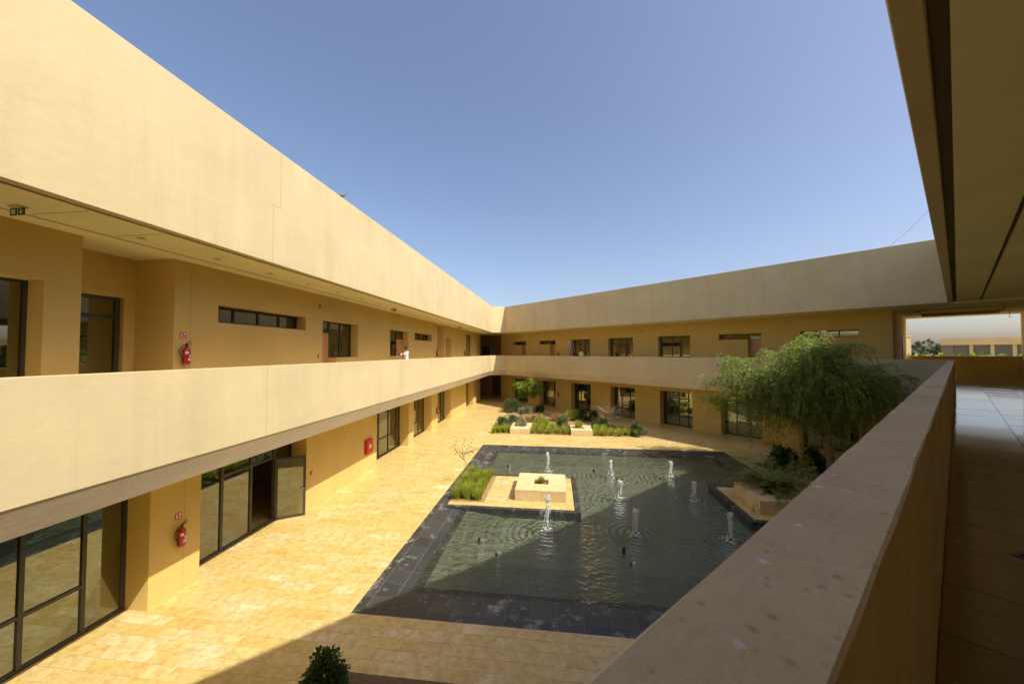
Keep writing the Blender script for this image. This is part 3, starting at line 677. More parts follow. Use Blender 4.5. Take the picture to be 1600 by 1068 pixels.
# ------------------------------------------------------------------ stone planter blocks
def block(x0,x1,y0,y1,h,label,hole=.0):
    t = empty('stone_planter', ((x0+x1)/2,(y0+y1)/2,0), 0, label, 'planter', 'pale stone blocks')
    a, b = (x1-x0)/2, (y1-y0)/2; s_ = hole/2 if hole else 0
    # slabs of facing with fine joints: each long side two stones
    mb = MB(); T = .12
    for sx in (-1,1):
        for k in range(2): MB().box(*(sorted((sx*a,sx*(a-T)))), -b+k*b+(.002 if k else 0), -b+(k+1)*b-(0 if k else .002), 0.002, h-.062).build('facing_stone', M_block, t, bevel=.004)
        for k in range(2): MB().box(-a+T+.002+k*(a-T), -a+T-.002+(k+1)*(a-T), *(sorted((sx*b,sx*(b-T)))), 0.002, h-.062).build('facing_stone', M_block, t, bevel=.004)
    if hole:
        for q in ((-a,a,-b,-s_),(-a,a,s_,b),(-a,-s_,-s_+.002,s_-.002),(s_,a,-s_+.002,s_-.002)): MB().box(*q,h-.06,h).build('cap_stone', M_block, t, bevel=.004)
        MB().box(-a+T,a-T,-b+T,b-T,0,h-.09).build('soil_fill', M_dsoil, t)
    else:
        for k in range(2): MB().box(-a,a,-b+k*b+.001,-b+(k+1)*b-.001,h-.06,h).build('cap_stone', M_block, t, bevel=.004)
    return t
block(-1.71,.42,15.25,17.4,.45,'square stone planter block on the paved tongue in the pool',.62)
block(7.75,9.9,15.1,17.15,.5,'stone block at the right side of the pool under a feathery shrub',.62)
block(-3.47,-1.95,27.55,30.0,.4,'stone planter block with a grey-green plant, left one in the back bed',.5)
block(1.12,2.70,27.55,29.5,.4,'stone planter block with a grass tuft, right one in the back bed',.5)

# ------------------------------------------------------------------ fountain jets
def jet(x, y, h, sd, label):
    rr = random.Random(sd); t = empty('fountain_jet', (x,y,WZ), rr.uniform(0,6), label, 'fountain jet', 'water jets in the pool')
    MB().lathe([(.03,-.1),(.03,.02),(.028,.08),(.02,.085)],(0,0,0),12).build('nozzle', M_blackpl, t)
    mb = MB()
    def blob(c, rx, rz):
        n_ = 6; vs = [Vector((0,0,-rz))]+[Vector((rx*math.cos(6.283*k/n_)*rr.uniform(.7,1.2), rx*math.sin(6.283*k/n_)*rr.uniform(.7,1.2), z_*rz)) for z_ in (-.45,.45) for k in range(n_)]+[Vector((0,0,rz))]
        mb.add([c+v for v in vs], [(0,1+(k+1)%n_,1+k) for k in range(n_)]+[(1+k,1+(k+1)%n_,1+n_+(k+1)%n_,1+n_+k) for k in range(n_)]+[(1+n_+k,1+n_+(k+1)%n_,1+2*n_) for k in range(n_)])
    sway = (rr.uniform(-.05,.05), rr.uniform(-.05,.05))
    for k in range(230):
        f = rr.random()**.75; rad_ = .012+.038*f+.02*f*f
        c = Vector((rr.gauss(0,rad_)*.75+sway[0]*f*f, rr.gauss(0,rad_)*.75+sway[1]*f*f, .05+f*h*(1-.05*rr.random()))); blob(c, rr.uniform(.004,.012)*(.7+.8*f), rr.uniform(.015,.05))
    for s_ in range(5):
        an = rr.uniform(0,6.3); r1 = rr.uniform(.05,.13)
        for k in range(22):
            f = rr.random(); blob(Vector(((.02+r1*f)*math.cos(an)+rr.gauss(0,.008), (.02+r1*f)*math.sin(an)+rr.gauss(0,.008), h*(.95-.93*f**1.5))), rr.uniform(.003,.010), rr.uniform(.012,.045))
    kind(mb.build('water_column', M_foam, t, smooth=True), 'stuff')
    dr = MB()
    for k in range(70):
        an = rr.uniform(0,6.3); r_ = abs(rr.gauss(0,.12)); z = rr.uniform(.01,h*.95)*(1 if r_ < .1 else .35); s_ = rr.uniform(.004,.010)
        c = Vector((r_*math.cos(an), r_*math.sin(an), z))
        dr.add([c+Vector(q)*s_ for q in ((1,0,0),(-1,0,0),(0,1,0),(0,-1,0),(0,0,1.4),(0,0,-1.4))], [(0,2,4),(2,1,4),(1,3,4),(3,0,4),(2,0,5),(1,2,5),(3,1,5),(0,3,5)])
    kind(dr.build('droplets', M_foam, t), 'stuff')
    sp = MB()
    for k in range(40):                                                # low splash crown
        an = rr.uniform(0,6.3); r_ = abs(rr.gauss(0,.11)); s_ = rr.uniform(.006,.03)
        sp.lathe([(s_,-.004),(s_*1.1,.003),(s_*.6,.008+rr.uniform(0,.012))],(r_*1.25*math.cos(an),r_*1.25*math.sin(an),0),7)
    kind(sp.build('splash', M_foam, t, smooth=True), 'stuff')
    return t
wh = ['tallest water jet beside the near corner of the paved tongue','white water jet in the shaded middle of the near row','white water jet nearest the near parapet at the right of the near row',
      'short white jet on the shadow edge in the middle of the pool','white jet in the shaded right of the middle row','white jet behind the stone planter, left of the back row','short white jet in the sunlit middle of the back row','thin white jet at the right of the back row']
for k, (x,y,h) in enumerate(JETS): jet(x,y,h,k+1,wh[k])
def bubbler(x, y, sd, label, tall=.0):
    rr = random.Random(sd); t = empty('fountain_nozzle', (x,y,WZ), 0, label, 'nozzle', 'idle nozzles in the pool')
    MB().lathe([(.05,-.08),(.05,tall*.8),(.045,tall),(.03,tall+.01)],(0,0,0),12).build('nozzle', M_blackpl, t)
    sp = MB()
    for k in range(9 if not tall else 3):
        an = rr.uniform(0,6.3); r_ = rr.uniform(.02,.10); s_ = rr.uniform(.008,.022)
        sp.lathe([(s_,-.002),(s_,.006),(s_*.5,.016)],(r_*math.cos(an)+.08,r_*math.sin(an),0),7)
    kind(sp.build('froth', M_foam, t, smooth=True), 'stuff')
for k, (x,y,tl,lb) in enumerate(((-2.64,20.17,.05,'dark idle nozzle in the far left of the pool'),(-2.56,12.17,.06,'dark nozzle in the sunlit near left of the pool'),(-1.86,11.4,.0,'patch of froth over a sunken nozzle at the shadow edge'),
      (2.0,19.85,.08,'dark standing nozzle left of the short jet in the back row'),(2.12,12.0,.12,'tall dark nozzle standing in the shaded near pool'),(2.2,11.34,.0,'patch of froth over a sunken nozzle in the shaded near pool'))):
    bubbler(x,y,40+k,lb,tl)

# ------------------------------------------------------------------ plants
def blade(mb, base, az, lean, L, wd, rr, seg=3):
    d = Vector((math.cos(az), math.sin(az), 0)); s_ = Vector((-d.y, d.x, 0))*wd; b = len(mb.v); vs = []
    for k in range(seg+1):
        f = k/seg; p = base+d*(lean*L*f**1.7)+Vector((0,0,L*f*(1-.62*lean*f))); ww = s_*(1-f*.9); vs += [p-ww, p+ww]
    mb.add(vs, [(2*k,2*k+1,2*k+3,2*k+2) for k in range(seg)])
def tuft_mesh(sd, n=620, H=.66, rad=.16, spread=.50):
    rr = random.Random(sd); mb = MB()
    for k in range(n):
        an = rr.uniform(0,6.283); r_ = rad*math.sqrt(rr.random()); blade(mb, Vector((r_*math.cos(an),r_*math.sin(an),0)), an+rr.uniform(-.5,.5), rr.random()**.9*spread, H*rr.uniform(.5,1.08), .010, rr, 4)
    me = bpy.data.meshes.new('blades'); me.from_pydata(mb.v, [], mb.f); me.materials.append(M_grass); return me
tm = [tuft_mesh(s) for s in (1,2,3,4)]
rt = random.Random(9)
def tuft(x, y, s, label, group, z=0):
    o = bpy.data.objects.new('grass_tuft', rt.choice(tm)); COL.objects.link(o); o.location = (x,y,z); o.rotation_euler = (0,0,rt.uniform(0,6)); o.scale = (s*rt.uniform(.92,1.1),)*2+(s*rt.uniform(.9,1.1),)
    tag(o, label, 'grass tuft', group)
for row, ys, xs in (('front row',15.17,(-4.15,-3.72,-3.25)),('second row',15.8,(-4.2,-3.75,-3.3)),('third row',16.45,(-4.1,-3.25)),('fourth row',17.12,(-4.15,-3.7,-3.25)),('rear row',17.77,(-4.1,-3.65,-3.22))):
    for j, x in enumerate(xs):
        side = ('left','right') if len(xs) == 2 else ('left','middle','right')
        tuft(x+rt.uniform(-.04,.04), ys+rt.uniform(-.06,.06), rt.uniform(.82,1.08), 'bright green grass tuft in the pool bed, %s, %s one' % (row, side[j]), 'grass tufts in the pool bed', -.01)
for x0, st_, n_, y_, where in ((-4.7,.42,3,27.82,'front row left of both stone blocks'),(-4.6,.45,3,28.4,'second row left of both stone blocks'),(-1.7,.62,5,27.82,'front row between the stone blocks'),(-1.6,.55,5,28.5,'second row between the stone blocks'),
      (-1.5,.6,4,29.4,'rear row between the stone blocks'),(3.0,.58,6,27.82,'front row right of the stone blocks'),(3.1,.55,6,28.55,'second row right of the stone blocks'),(3.2,.6,2,29.4,'rear row right of the stone blocks')):
    for j in range(n_): tuft(x0+st_*j, y_+rt.uniform(-.1,.1), rt.uniform(.82,1.12), 'yellow-green grass tuft, %s from left in the %s' % (ORD[j], where), 'grass tufts in the back bed', -.01)
tuft(1.75, 28.5, 1.15, 'tall bright grass tuft growing from the right stone block', 'tuft on stone', .32)
tuft(-.65, 16.35, .6, 'sparse grass growing in the hole of the pool planter', 'tuft in pool planter', .36)

def leaf_quad(mb, c, d, n_, L, W):
    s_ = d.cross(n_).normalized()*W; mb.add([c, c+d*L*.5+s_, c+d*L, c+d*L*.5-s_], [(0,1,2,3)])
def rvec(rr): 
    v = Vector((rr.gauss(0,1),rr.gauss(0,1),rr.gauss(0,1))); return v.normalized()
def bush(name, x, y, z, rx, ry, rz, m, n, L, W, label, cat, sd, group=None, shell=.6, clumps=30):
    """dome of leaf clumps over short stems"""
    rr = random.Random(sd); t = empty(name, (x,y,z), 0, label, cat, group); mb = MB(); cl = []
    if y > 20 and n > 300: rx *= 1.2; ry *= 1.2; rz *= 1.25; n = int(n*1.5); W *= 1.25
    for k in range(clumps):
        v = rvec(rr); v.z = abs(v.z); f = rr.uniform(shell,1); cl.append((Vector((v.x*rx*f*.8, v.y*ry*f*.8, .12*rz+v.z*rz*f*.85)), rr.uniform(.25,.45)))
    for k in range(n):
        c, cr_ = rr.choice(cl); p = c+rvec(rr)*cr_*min(rx,ry,rz)*rr.uniform(.4,1.1)
        p.z = max(p.z, .02); out = (p-Vector((0,0,rz*.3))).normalized(); d = (out+rvec(rr)*.8).normalized()
        leaf_quad(mb, p, d, rvec(rr), L*rr.uniform(.6,1.2), W*rr.uniform(.7,1.2))
    mb.build('foliage', m, t)
    st = MB()
    for c, _ in cl[:9]: st.tube([(0,0,-.02), tuple(c*.5+Vector((0,0,.02))), tuple(c)], [.012,.008,.004], 5)
    st.build('stems', M_bark, t); return t
bush('shrub', -4.15,6.2,-.01,.42,.42,.74,M_dark,3400,.07,.028,'round glossy dark green shrub at the bottom edge beside the dark soil','shrub',1)
bush('shrub', -4.5,37.6,-.01,.95,.8,1.05,M_mid,1500,.12,.04,'large rounded green shrub at the far left of the back bed','shrub',2)
bush('shrub', -4.35,30.2,-.01,.55,.55,.75,M_mid,900,.10,.035,'dark green shrub behind the left tufts of the back bed','shrub',3)
bush('shrub', -3.7,31.6,-.01,.45,.45,.6,M_mid,800,.10,.03,'small dark green shrub left of the dry patch in the back bed','shrub',4)
bush('ground_shrub', -2.2,32.6,-.01,1.35,.8,.55,M_dry,2200,.11,.02,'dry straw-coloured low shrub behind the left stone block','shrub',5)
bush('ground_shrub', .2,33.2,-.01,.9,.7,.5,M_dry,1200,.11,.02,'dry yellowish low shrub in the middle of the back bed','shrub',6)
bush('shrub', 1.4,33.6,-.01,.7,.7,.85,M_grass,1200,.12,.025,'yellow-green shrub behind the middle of the back bed','shrub',7)
bush('shrub', 2.3,33.6,-.01,.5,.5,.95,M_dark,900,.12,.04,'dark pointed shrub at the back edge of the middle bed','shrub',8)
bush('shrub', -1.2,30.9,-.01,.6,.6,.75,M_grass,1000,.10,.025,'bright green shrub between the two stone blocks','shrub',9)
bush('shrub', .6,29.7,-.01,.55,.5,.8,M_mid,900,.10,.035,'leafy mid-green shrub left of the right stone block','shrub',10)
bush('shrub', 3.6,30.2,-.01,.75,.6,.6,M_dark,1000,.11,.04,'dark green shrub right of the right stone block','shrub',11)
bush('shrub', 6.0,28.0,-.01,.4,.45,.8,M_mid,800,.12,.045,'green shrub at the right end of the back bed','shrub',12)
bush('shrub', -1.6,38.0,-.01,.5,.5,.6,M_dark,600,.12,.04,'dark shrub at the foot of the lime-green tree','shrub',13)
bush('shrub', -3.0,36.6,-.01,.6,.6,.6,M_sage,700,.12,.04,'grey-green shrub in front of the lime-green tree','shrub',14)
bush('succulent', -2.75,28.8,.31,.40,.40,.40,M_sage,500,.14,.02,'grey-green spiky plant growing from the left stone block','plant',15)
bush('shrub', 3.4,35.0-1.2,-.01,.5,.5,.7,M_dark,600,.12,.03,'dark spindly shrub behind the right part of the back bed','shrub',16)
bush('shrub', 11.8,20.8,-.01,.55,.55,1.15,M_dark,1500,.14,.035,'dark shrub left in the bed under the weeping tree','shrub',17)
bush('shrub', 12.6,20.3,-.01,.4,.4,.7,M_grass,900,.12,.02,'yellow-green low shrub in the bed under the weeping tree','shrub',18)
bush('shrub', 13.4,20.8,-.01,.6,.6,1.0,M_dark,1500,.14,.035,'dark shrub beside the trunk of the weeping tree','shrub',19)
for k, (x,y) in enumerate(((-2.6,6.1),(-1.9,6.4),(-1.0,6.2),(-.2,6.45),(-3.2,5.7))):
    bush('ground_cover', x,y,-.01,.3,.2,.14,M_dry if k%2 else M_sage,160,.06,.012,'sparse low plant on the dark soil at the bottom edge, %s one' % ('second','third','fourth','rightmost','leftmost')[k],'plant',60+k,'sparse plants on the dark soil')
# feathery spreading shrub over the right stone block
def feather(x, y, z, sd, label, reach, n, name='feathery_shrub'):
    rr = random.Random(sd); t = empty(name, (x,y,z), 0, label, 'shrub'); st = MB(); fo = MB()
    for k in range(n):
        an = rr.uniform(0,6.283); L = reach*rr.uniform(.45,1); up = rr.uniform(.3,1.5); p = Vector((0,0,0)); d = Vector((math.cos(an)*1.0, math.sin(an)*1.0, up)).normalized(); pts = [p.copy()]
        for s_ in range(7):
            p = p+d*L/7; d = (d+Vector((rr.uniform(-.25,.25),rr.uniform(-.25,.25),-.14+rr.uniform(-.1,.1)))).normalized(); pts.append(p.copy())
            if s_ > 0:
                for j in range(15):
                    q = pts[-2].lerp(pts[-1], rr.random()); sd_ = rvec(rr); sd_.z *= .4; leaf_quad(fo, q+sd_*rr.uniform(.0,.10), (sd_+d*.6).normalized(), Vector((0,0,1))+rvec(rr)*.4, rr.uniform(.07,.13), .017)
        st.tube(pts, [.014*(1-i/9) for i in range(len(pts))], 5)
    st.build('branches', M_bark, t); fo.build('foliage', M_pepper, t); return t
feather(9.0,16.5,.42,3,'feathery green shrub spreading over the stone block at the right of the pool',2.4,120)

# weeping pepper tree
def pepper():
    rr = random.Random(11); t = empty('pepper_tree', (13.5,19.9,-.02), 0, 'large weeping green tree with drooping foliage in front of the far wing', 'tree')
    tk = MB(); tips = []
    ux, uy = Vector((N3.x,N3.y,0)), Vector((N2.x,N2.y,0))
    tk.tube([(0,0,0),(.05,.03,.6),(-.05,.0,1.3),(-.1,.05,2.0)], [.24,.19,.17,.15], 10)
    top = Vector((-.1,.05,2.0)); 
    for b in range(19):
        an = 2*math.pi*b/19+rr.uniform(-.3,.3); r_ = rr.uniform(.4,1.04)
        end = ux*(math.cos(an)*4.6*r_-.5)+uy*(math.sin(an)*2.7*r_)+Vector((0,0,rr.uniform(3.6,6.5)-1.3*r_))
        end.z = 2.35+(4.5*(1-(r_*.8)**2))+rr.uniform(-1.0,.6)
        if (end+Vector((13.5,19.9,0))).to_2d().dot(N3) > -2.2: end -= ux*1.6
        mid = top.lerp(end,.5)+Vector((0,0,.7))+rvec(rr)*.3; pts = []
        for k in range(9):
            f = k/8; pts.append(top*(1-f)**2+mid*2*f*(1-f)+end*f*f)
        tk.tube(pts, [.10*(1-f/9.5) for f in range(9)], 7)
        for k in range(3,9):
            for j in range(3):
                q = pts[k]+rvec(rr)*.1; d = rvec(rr); d.z = abs(d.z)*.4; e = q+d*rr.uniform(.5,1.5); tk.tube([q,q.lerp(e,.5)+Vector((0,0,.08)),e], [.02,.013,.006], 5); tips += [(q.lerp(e,f_),d) for f_ in (.6,1) if rr.random() < .68]
    tk.build('trunk', M_bark, t, smooth=True)
    fo = MB(); cnt = 0
    for (q, d) in tips:
        big = rr.uniform(.7,1.25)
        for s_ in range(int(8*big)):
            az = rr.uniform(0,6.28); o = Vector((math.cos(az),math.sin(az),0)); p = q+rvec(rr)*.12; L = rr.uniform(.45,1.15)*big*(1.0 if rr.random() < .68 else 2.3); v = (o*.8+Vector((0,0,.35))).normalized(); st = .115
            for k in range(int(L/st)):
                p = p+v*st; v = (v+Vector((rr.uniform(-.08,.08),rr.uniform(-.08,.08),-.26))).normalized()
                if p.z < 1.0 or p.to_2d().dot(N3) > 2.9 : break
                for sg_ in (-1,1):
                    sd_ = v.cross(o if abs(v.dot(o)) < .9 else Vector((0,0,1))).normalized()*sg_
                    dd = (sd_*.75+v*.75+rvec(rr)*.25).normalized(); leaf_quad(fo, p, dd, rvec(rr), rr.uniform(.12,.24), .024); cnt += 1
    fo.build('crown', M_pepper, t); return cnt
pepper()
# small trees and saplings
def small_tree(name, x, y, H, spread, m, bark, n_br, leaves, L, W, label, sd, lean=(0,0), r0=.03, bare=.35):
    rr = random.Random(sd); t = empty(name, (x,y,-.02), 0, label, 'tree'); tk = MB(); fo = MB()
    tp = Vector((lean[0],lean[1],H*.62)); tk.tube([(0,0,0),tuple(tp*.5+Vector((rr.uniform(-.03,.03),rr.uniform(-.03,.03),0))),tuple(tp)], [r0,r0*.75,r0*.55], 8)
    for b in range(n_br):
        f = rr.uniform(bare+.15,1); s_ = tp*f; an = 2.4*b+rr.uniform(-.4,.4); e = s_+Vector((math.cos(an)*spread*rr.uniform(.5,1), math.sin(an)*spread*rr.uniform(.5,1), H*rr.uniform(.08,.38)))
        md = s_.lerp(e,.5)+rvec(rr)*spread*.15; tk.tube([s_,md,e], [r0*.6,r0*.42,r0*.2], 6)
        for k in range(leaves):
            g = rr.uniform(.3,1.05); c = (s_*(1-g)**2+md*2*g*(1-g)+e*g*g)+rvec(rr)*spread*rr.uniform(.02,.28); d = rvec(rr); d.z -= .3; leaf_quad(fo, c, d.normalized(), rvec(rr), L*rr.uniform(.6,1.2), W)
    tk.build('trunk', bark, t, smooth=True); fo.build('crown', m, t); return t
small_tree('young_tree', -2.9,38.4,3.5,1.6,M_lime,M_pale,30,130,.18,.06,'small lime-green leafy tree at the back left of the planting bed',3,(.1,0),.06,.5)
small_tree('sapling', -3.85,16.8,2.4,.8,M_mid,M_bark,9,11,.07,.024,'thin bare sapling rising from the grass bed at the left of the pool',5,(-.55,.05),.02,.5)
small_tree('sapling', 4.6,30.6,2.3,1.2,M_sage,M_pale,14,40,.09,.028,'pale crooked sapling at the right of the back bed',8,(-.15,0),.045,.3)

# ------------------------------------------------------------------ people and their things on the galleries
def figure(name, loc, rz, verts, edges, rads, cols, hair, label):
    t = empty(name, loc, rz, label, 'person'); me = bpy.data.meshes.new('body'); me.from_pydata(verts, edges, [])
    tmp = bpy.data.objects.new('tmp_body', me); COL.objects.link(tmp)
    sk_ = tmp.modifiers.new('s','SKIN'); sb = tmp.modifiers.new('d','SUBSURF'); sb.levels = sb.render_levels = 2
    for i, r_ in enumerate(rads):
        sv = me.skin_vertices[0].data[i]; sv.radius = r_ if hasattr(r_,'__len__') else (r_,r_); sv.use_root = (i == 0)
    dg = bpy.context.evaluated_depsgraph_get(); dg.update(); ev = tmp.evaluated_get(dg); m2 = bpy.data.meshes.new_from_object(ev)
    bpy.data.objects.remove(tmp); m2.materials.clear()
    for c in cols[0]: m2.materials.append(c)
    for p in m2.polygons: p.use_smooth = True; p.material_index = cols[1](p.center)
    o = bpy.data.objects.new('body', m2); COL.objects.link(o); o.parent = t
    h = Vector(hair); hb = MB(); n = 10
    rows = [(.103*math.sin(R(a)), .125*math.cos(R(a))) for a in (4,25,48,70,92,108)]
    vs = [(h.x+r_*math.cos(2*math.pi*k/n)*.95, h.y+.018+r_*math.sin(2*math.pi*k/n)*1.1, h.z+z) for r_, z in rows for k in range(n)]
    hb.add(vs, [(i*n+k,(i+1)*n+k,(i+1)*n+(k+1)%n,i*n+(k+1)%n) for i in range(len(rows)-1) for k in range(n)]+[tuple(range(n))])
    hb.build('hair', mat('dark_hair',(.012,.009,.007),.6), t, smooth=True); return t
M_skin = mat('brown_skin',(.16,.075,.04),.5); M_shirt = mat('white_shirt',(.8,.78,.74),.8); M_trou = mat('dark_trousers',(.05,.05,.06),.8); M_blue = mat('blue_cloth',(.02,.025,.32),.8)
# faces local -Y; standing, both arms raised forward on a pole
V_ = [(0,0,.95),(0,.0,1.12),(0,0,1.32),(0,0,1.42),(0,-.01,1.50),(0,-.02,1.60),(0,-.02,1.70),(0,-.115,1.585),
      (.17,0,1.38),(.22,-.22,1.24),(.12,-.46,1.34),(.09,-.54,1.37),(-.17,0,1.38),(-.22,-.20,1.22),(-.08,-.38,1.22),(-.03,-.44,1.24),
      (.10,0,.88),(.11,-.02,.48),(.11,.02,.09),(.11,-.14,.035),(-.10,0,.88),(-.11,.03,.48),(-.11,.06,.09),(-.11,-.10,.035)]
E_ = [(0,1),(1,2),(2,3),(3,4),(4,5),(5,6),(5,7),(2,8),(8,9),(9,10),(10,11),(2,12),(12,13),(13,14),(14,15),(0,16),(16,17),(17,18),(18,19),(0,20),(20,21),(21,22),(22,23)]
R_ = [(.15,.11),(.14,.10),(.15,.11),(.07,.07),(.055,.055),(.085,.095),(.075,.085),(.018,.022),.06,.045,.034,.03,.06,.045,.034,.03,.085,.06,.045,.035,.085,.06,.045,.035]
def pick(c):
    if c.z > 1.46: return 0
    if c.y < -.30 and c.z > 1.1: return 0
    if c.z > .93: return 1
    return 2
PX, PYY = -8.85, 20.75
figure('person', (PX,PYY,Z_FL), R(-35), V_, E_, R_, ([M_skin,M_shirt,M_trou],pick), (0,-.02,1.645), 'person in a white shirt on the left gallery raising a pole towards a window')
ca, sa = math.cos(R(-35)), math.sin(R(-35))
def loc2(p): return (PX+ca*p[0]-sa*p[1], PYY+sa*p[0]+ca*p[1], Z_FL+p[2])
def hand(name, pos):
    mb = MB(); c = Vector(pos)
    for k in range(4): mb.tube([c+Vector((-.03+.02*k,0,.02)), c+Vector((-.03+.02*k,-.045,.03)), c+Vector((-.03+.02*k,-.05,-.01)), c+Vector((-.03+.02*k,-.02,-.028))], [.010,.010,.009,.007], 6)
    mb.tube([c+Vector((.045,.02,.0)), c+Vector((.03,-.03,-.03)), c+Vector((0,-.045,-.032))], [.012,.010,.008], 6); return mb
pp = [o for o in bpy.data.objects if o.name == 'person'][0]
hm = hand('h', (.09,-.55,1.37)); hm2 = hand('h', (-.03,-.45,1.24)); hm.add(hm2.v, hm2.f); hm.build('fingers', M_skin, pp, smooth=True)
tag(MB().tube([loc2((-.07,-.36,1.17)),loc2((.08,-.57,1.38)),loc2((.30,-.95,1.80))], [.014,.014,.014], 8).build('pole', mat('pole_dark',(.06,.05,.05),.5)), 'thin dark cleaning pole held up by the person in white', 'pole')
# bending figure in blue on the far gallery, faces +local x
V2 = [(0,0,.93),(.05,-.16,1.06),(.07,-.33,1.16),(.07,-.40,1.20),(.07,-.47,1.23),(.07,-.55,1.25),(.07,-.63,1.26),(.07,-.58,1.16),
      (.24,-.32,1.15),(.27,-.38,.88),(.22,-.50,.66),(.20,-.54,.58),(-.10,-.32,1.15),(-.13,-.38,.88),(-.08,-.50,.66),(-.06,-.54,.58)]+V_[16:]
p2 = wpt(WF,-24.2,1.15,Z_FL)
figure('person', tuple(p2), RZ[WF], V2, E_, R_, ([M_skin,M_blue,M_trou], lambda c: 0 if (c.y < -.43 and c.z > 1.0) or c.z < .72 and c.y < -.4 else (1 if c.z > .9 or c.y < -.3 else 2)), (.07,-.57,1.27), 'person in blue bending forward behind the far parapet beside the stepladder')
# stepladder
p = wpt(WF,-25.3,1.3,Z_FL); t = empty('stepladder', p, RZ[WF], 'pale aluminium stepladder standing open on the far gallery', 'ladder')
M_lad = mat('ladder_metal',(.62,.58,.48),.4,.5,.3)
for sx in (-1,1):
    for sy in (-.22,.22): MB().tube([(sx*.72,sy*1.25,0),(sx*.05,sy*.8,2.66)], .026, 6).build('rail', M_lad, t)
for sx in (-1,1):
    for k in range(8):
        f = (k+1)/9; MB().box(sx*(.72-.67*f)-.045,sx*(.72-.67*f)+.045,-.22*(1.25-.45*f),.22*(1.25-.45*f),2.66*f-.012,2.66*f+.012).build('step', M_lad, t)
MB().box(-.12,.12,-.2,.2,2.65,2.69).build('top_cap', mat('ladder_cap',(.4,.1,.04),.5), t)
# lime bag over the far parapet
p = wpt(WF,-22.85,.085,Z_PT); t = empty('lime_bag', p, RZ[WF], 'lime-green cloth bag sitting on the far parapet', 'bag'); mb = MB(); rr = random.Random(4)
n = 14; rows = [(.20,.10,.0),(.24,.13,.06),(.26,.14,.18),(.25,.13,.30),(.20,.10,.40),(.13,.06,.44)]
vs = [(a*math.cos(2*math.pi*k/n)*rr.uniform(.93,1.07), b*math.sin(2*math.pi*k/n)*rr.uniform(.93,1.07), z+rr.uniform(-.015,.015)*(z > 0)) for a,b,z in rows for k in range(n)]
mb.add(vs, [(i*n+k,i*n+(k+1)%n,(i+1)*n+(k+1)%n,(i+1)*n+k) for i in range(5) for k in range(n)]+[tuple(range(n))[::-1],tuple(range(5*n,6*n))]); mb.build('sack', mat('lime_cloth',(.42,.55,.03),.8), t, smooth=True)
MB().tube([(-.1,0,.42),(-.07,0,.52),(.07,0,.52),(.1,0,.42)],.012,6).build('strap', M_blackpl, t)
# bird on the left roof edge
t = empty('pigeon', (AX-.08,12.1,Z_T), R(60), 'grey pigeon perched on the sunlit left roof edge', 'bird'); bd_ = mat('pigeon_grey',(.12,.12,.13),.7)
MB().tube([(-.17,0,.10),(-.10,0,.11),(0,0,.12),(.07,0,.15),(.10,0,.20),(.115,0,.235),(.135,0,.24),(.165,0,.232)], [.012,.035,.062,.05,.03,.028,.018,.004], 10).build('body', bd_, t, smooth=True)
for s_ in (-.02,.02): MB().tube([(.0,s_,.07),(.005,s_,.004)],.005,5).build('leg', mat('bird_leg',(.3,.1,.08),.6), t)
# guy wire on the roofs
tag(MB().tube([(17.31,20.96,Z_T+.02),(18.4,21.3,12.5),(19.42,21.56,13.4),(22,22.6,15.4)], .007, 5).build('guy_wire', mat('wire',(.08,.08,.08),.9,.1)), 'thin guy wire rising from the far roof edge beside the near roof', 'wire')
# low cabinet with cables just inside the near left window
t = empty('low_cabinet', wpt(WL,6.1,3.6,0), R(90), 'pale low cabinet standing behind the nearest ground-floor window', 'cabinet')
MB().box(-.75,.6,-.2,.25,.02,.72).build('case', mat('cabinet_pale',(.78,.76,.62),.6), t, bevel=.01); MB().tube([(.1,-.21,.7),(.12,-.24,.5),(.05,-.23,.3),(.16,-.26,.15),(.3,-.3,.02)],.012,6).build('cable', M_blackpl, t)
# drain plate on the near gallery floor
t = empty('floor_drain', (3.25,2.86,Z_FL), R(15), 'dark slotted drain plate on the near gallery floor at right', 'drain')
MB().box(-.22,.32,-.05,.05,.001,.006).build('plate', M_blackpl, t)
for k in range(7): MB().box(-.19+.07*k,-.15+.07*k,-.035,.035,.0062,.008).build('slot', M_slotshade, t)

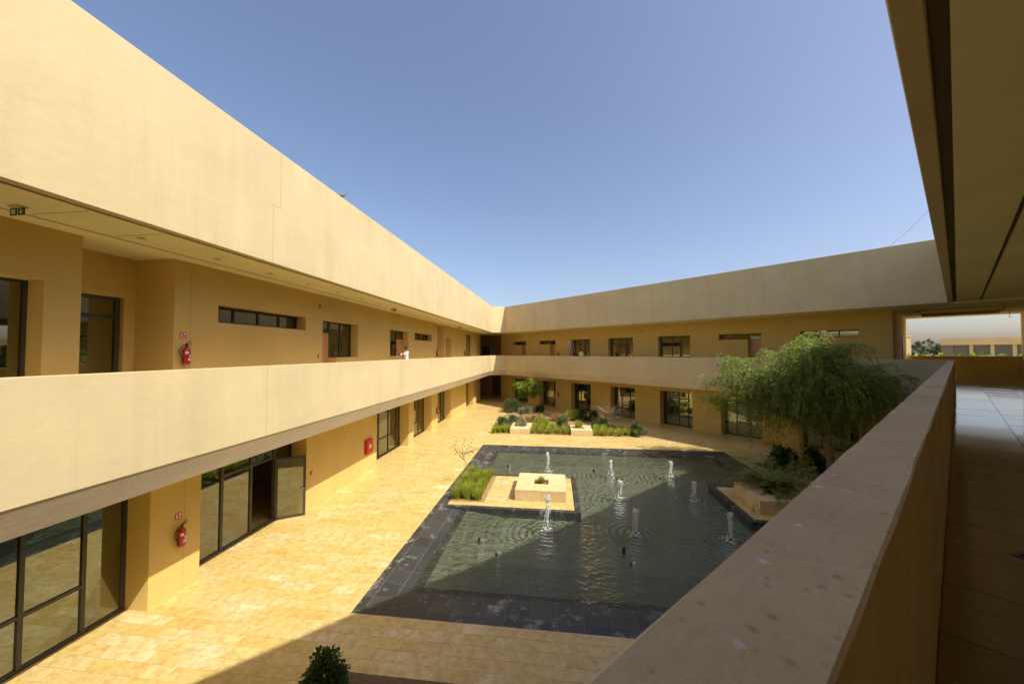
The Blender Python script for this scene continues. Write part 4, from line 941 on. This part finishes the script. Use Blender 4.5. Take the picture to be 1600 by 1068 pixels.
# ------------------------------------------------------------------ beyond the corridor end
def far(n2, n3, z=0): return (N2.x*n2+N3.x*n3, N2.y*n2+N3.y*n3, z)
sh = empty('storage_building', far(120,0), RZ[WF], 'long flat-roofed outbuilding with grey shutter panels beyond the gallery', 'building'); shm = stucco('outbuilding_render',(.60,.48,.28)); M_sh = mat('shutter_grey',(.11,.115,.11),.5)
MB().box(-2.3,40,-.6,14,7.75,9.15).build('roof_fascia', shm, sh); MB().box(-2.2,-.6,0,13,0,7.74).build('wall', mat('grey_wall',(.16,.155,.14),.8), sh)
for k in range(14):
    u = -.6+2.62*k; pn = MB(); 
    for j in range(24): pn.box(u,u+2.12,.30+(j%2)*.02,.42,j*.32,j*.32+.318)
    pn.build('shutter', M_sh, sh); MB().box(u+2.12,u+2.62,.05,.5,0,7.74).build('column', shm, sh)
tag(MB().box(-.35,.35,-.35,.35,0,8.2).box(-.42,.42,-.42,.42,8.2,8.35).build('gate_pillar', shm), 'pale pillar wall seen past the dark door at the gallery end', 'pillar').location = far(70,-4.3)
def far_tree(n2, n3, H, rad, m, sd, label, grp):
    rr = random.Random(sd); p = far(n2,n3); t = empty('tree', p, 0, label, 'tree', grp); MB().tube([(0,0,0),(rad*.05,0,H*.3),(0,rad*.05,H*.7)], [.2,.15,.06], 7).build('trunk', M_bark, t); mb = MB(); cl = []
    for k in range(22):
        v = rvec(rr); cl.append(Vector((v.x*rad*.75, v.y*rad*.75, H*.62+v.z*H*.33)))
    for k in range(1400):
        c = rr.choice(cl)+rvec(rr)*rad*.42*rr.random(); leaf_quad(mb, c, rvec(rr), rvec(rr), .34*rr.uniform(.6,1.2), .12)
    mb.build('crown', m, t)
for k in range(14):
    far_tree(62+rt.uniform(-4,6), -3.4+.85*k, rt.uniform(5.6,6.25), 1.4, M_lime, 100+k, 'bright green treetop over the low outer wall, %s from the left' % ORD[k], 'bright treetops beyond the gallery')
for k in range(9):
    far_tree(150+rt.uniform(-6,20), -9.5+1.1*k, rt.uniform(8.2,10.5), 1.6, M_farleaf, 200+k, 'dark distant tree behind the outbuilding, %s from the left' % ORD[k], 'dark distant trees')
# outer yard wall seen under the building through the passage
tag(MB().box(-14,14,-.2,.2,0,3.2).build('yard_wall', M_stucco), 'sunlit pale yard wall glimpsed through the foliage under the far corner', 'wall').location = far(47,0)
bpy.data.objects['yard_wall'].rotation_euler = (0,0,RZ[WF])
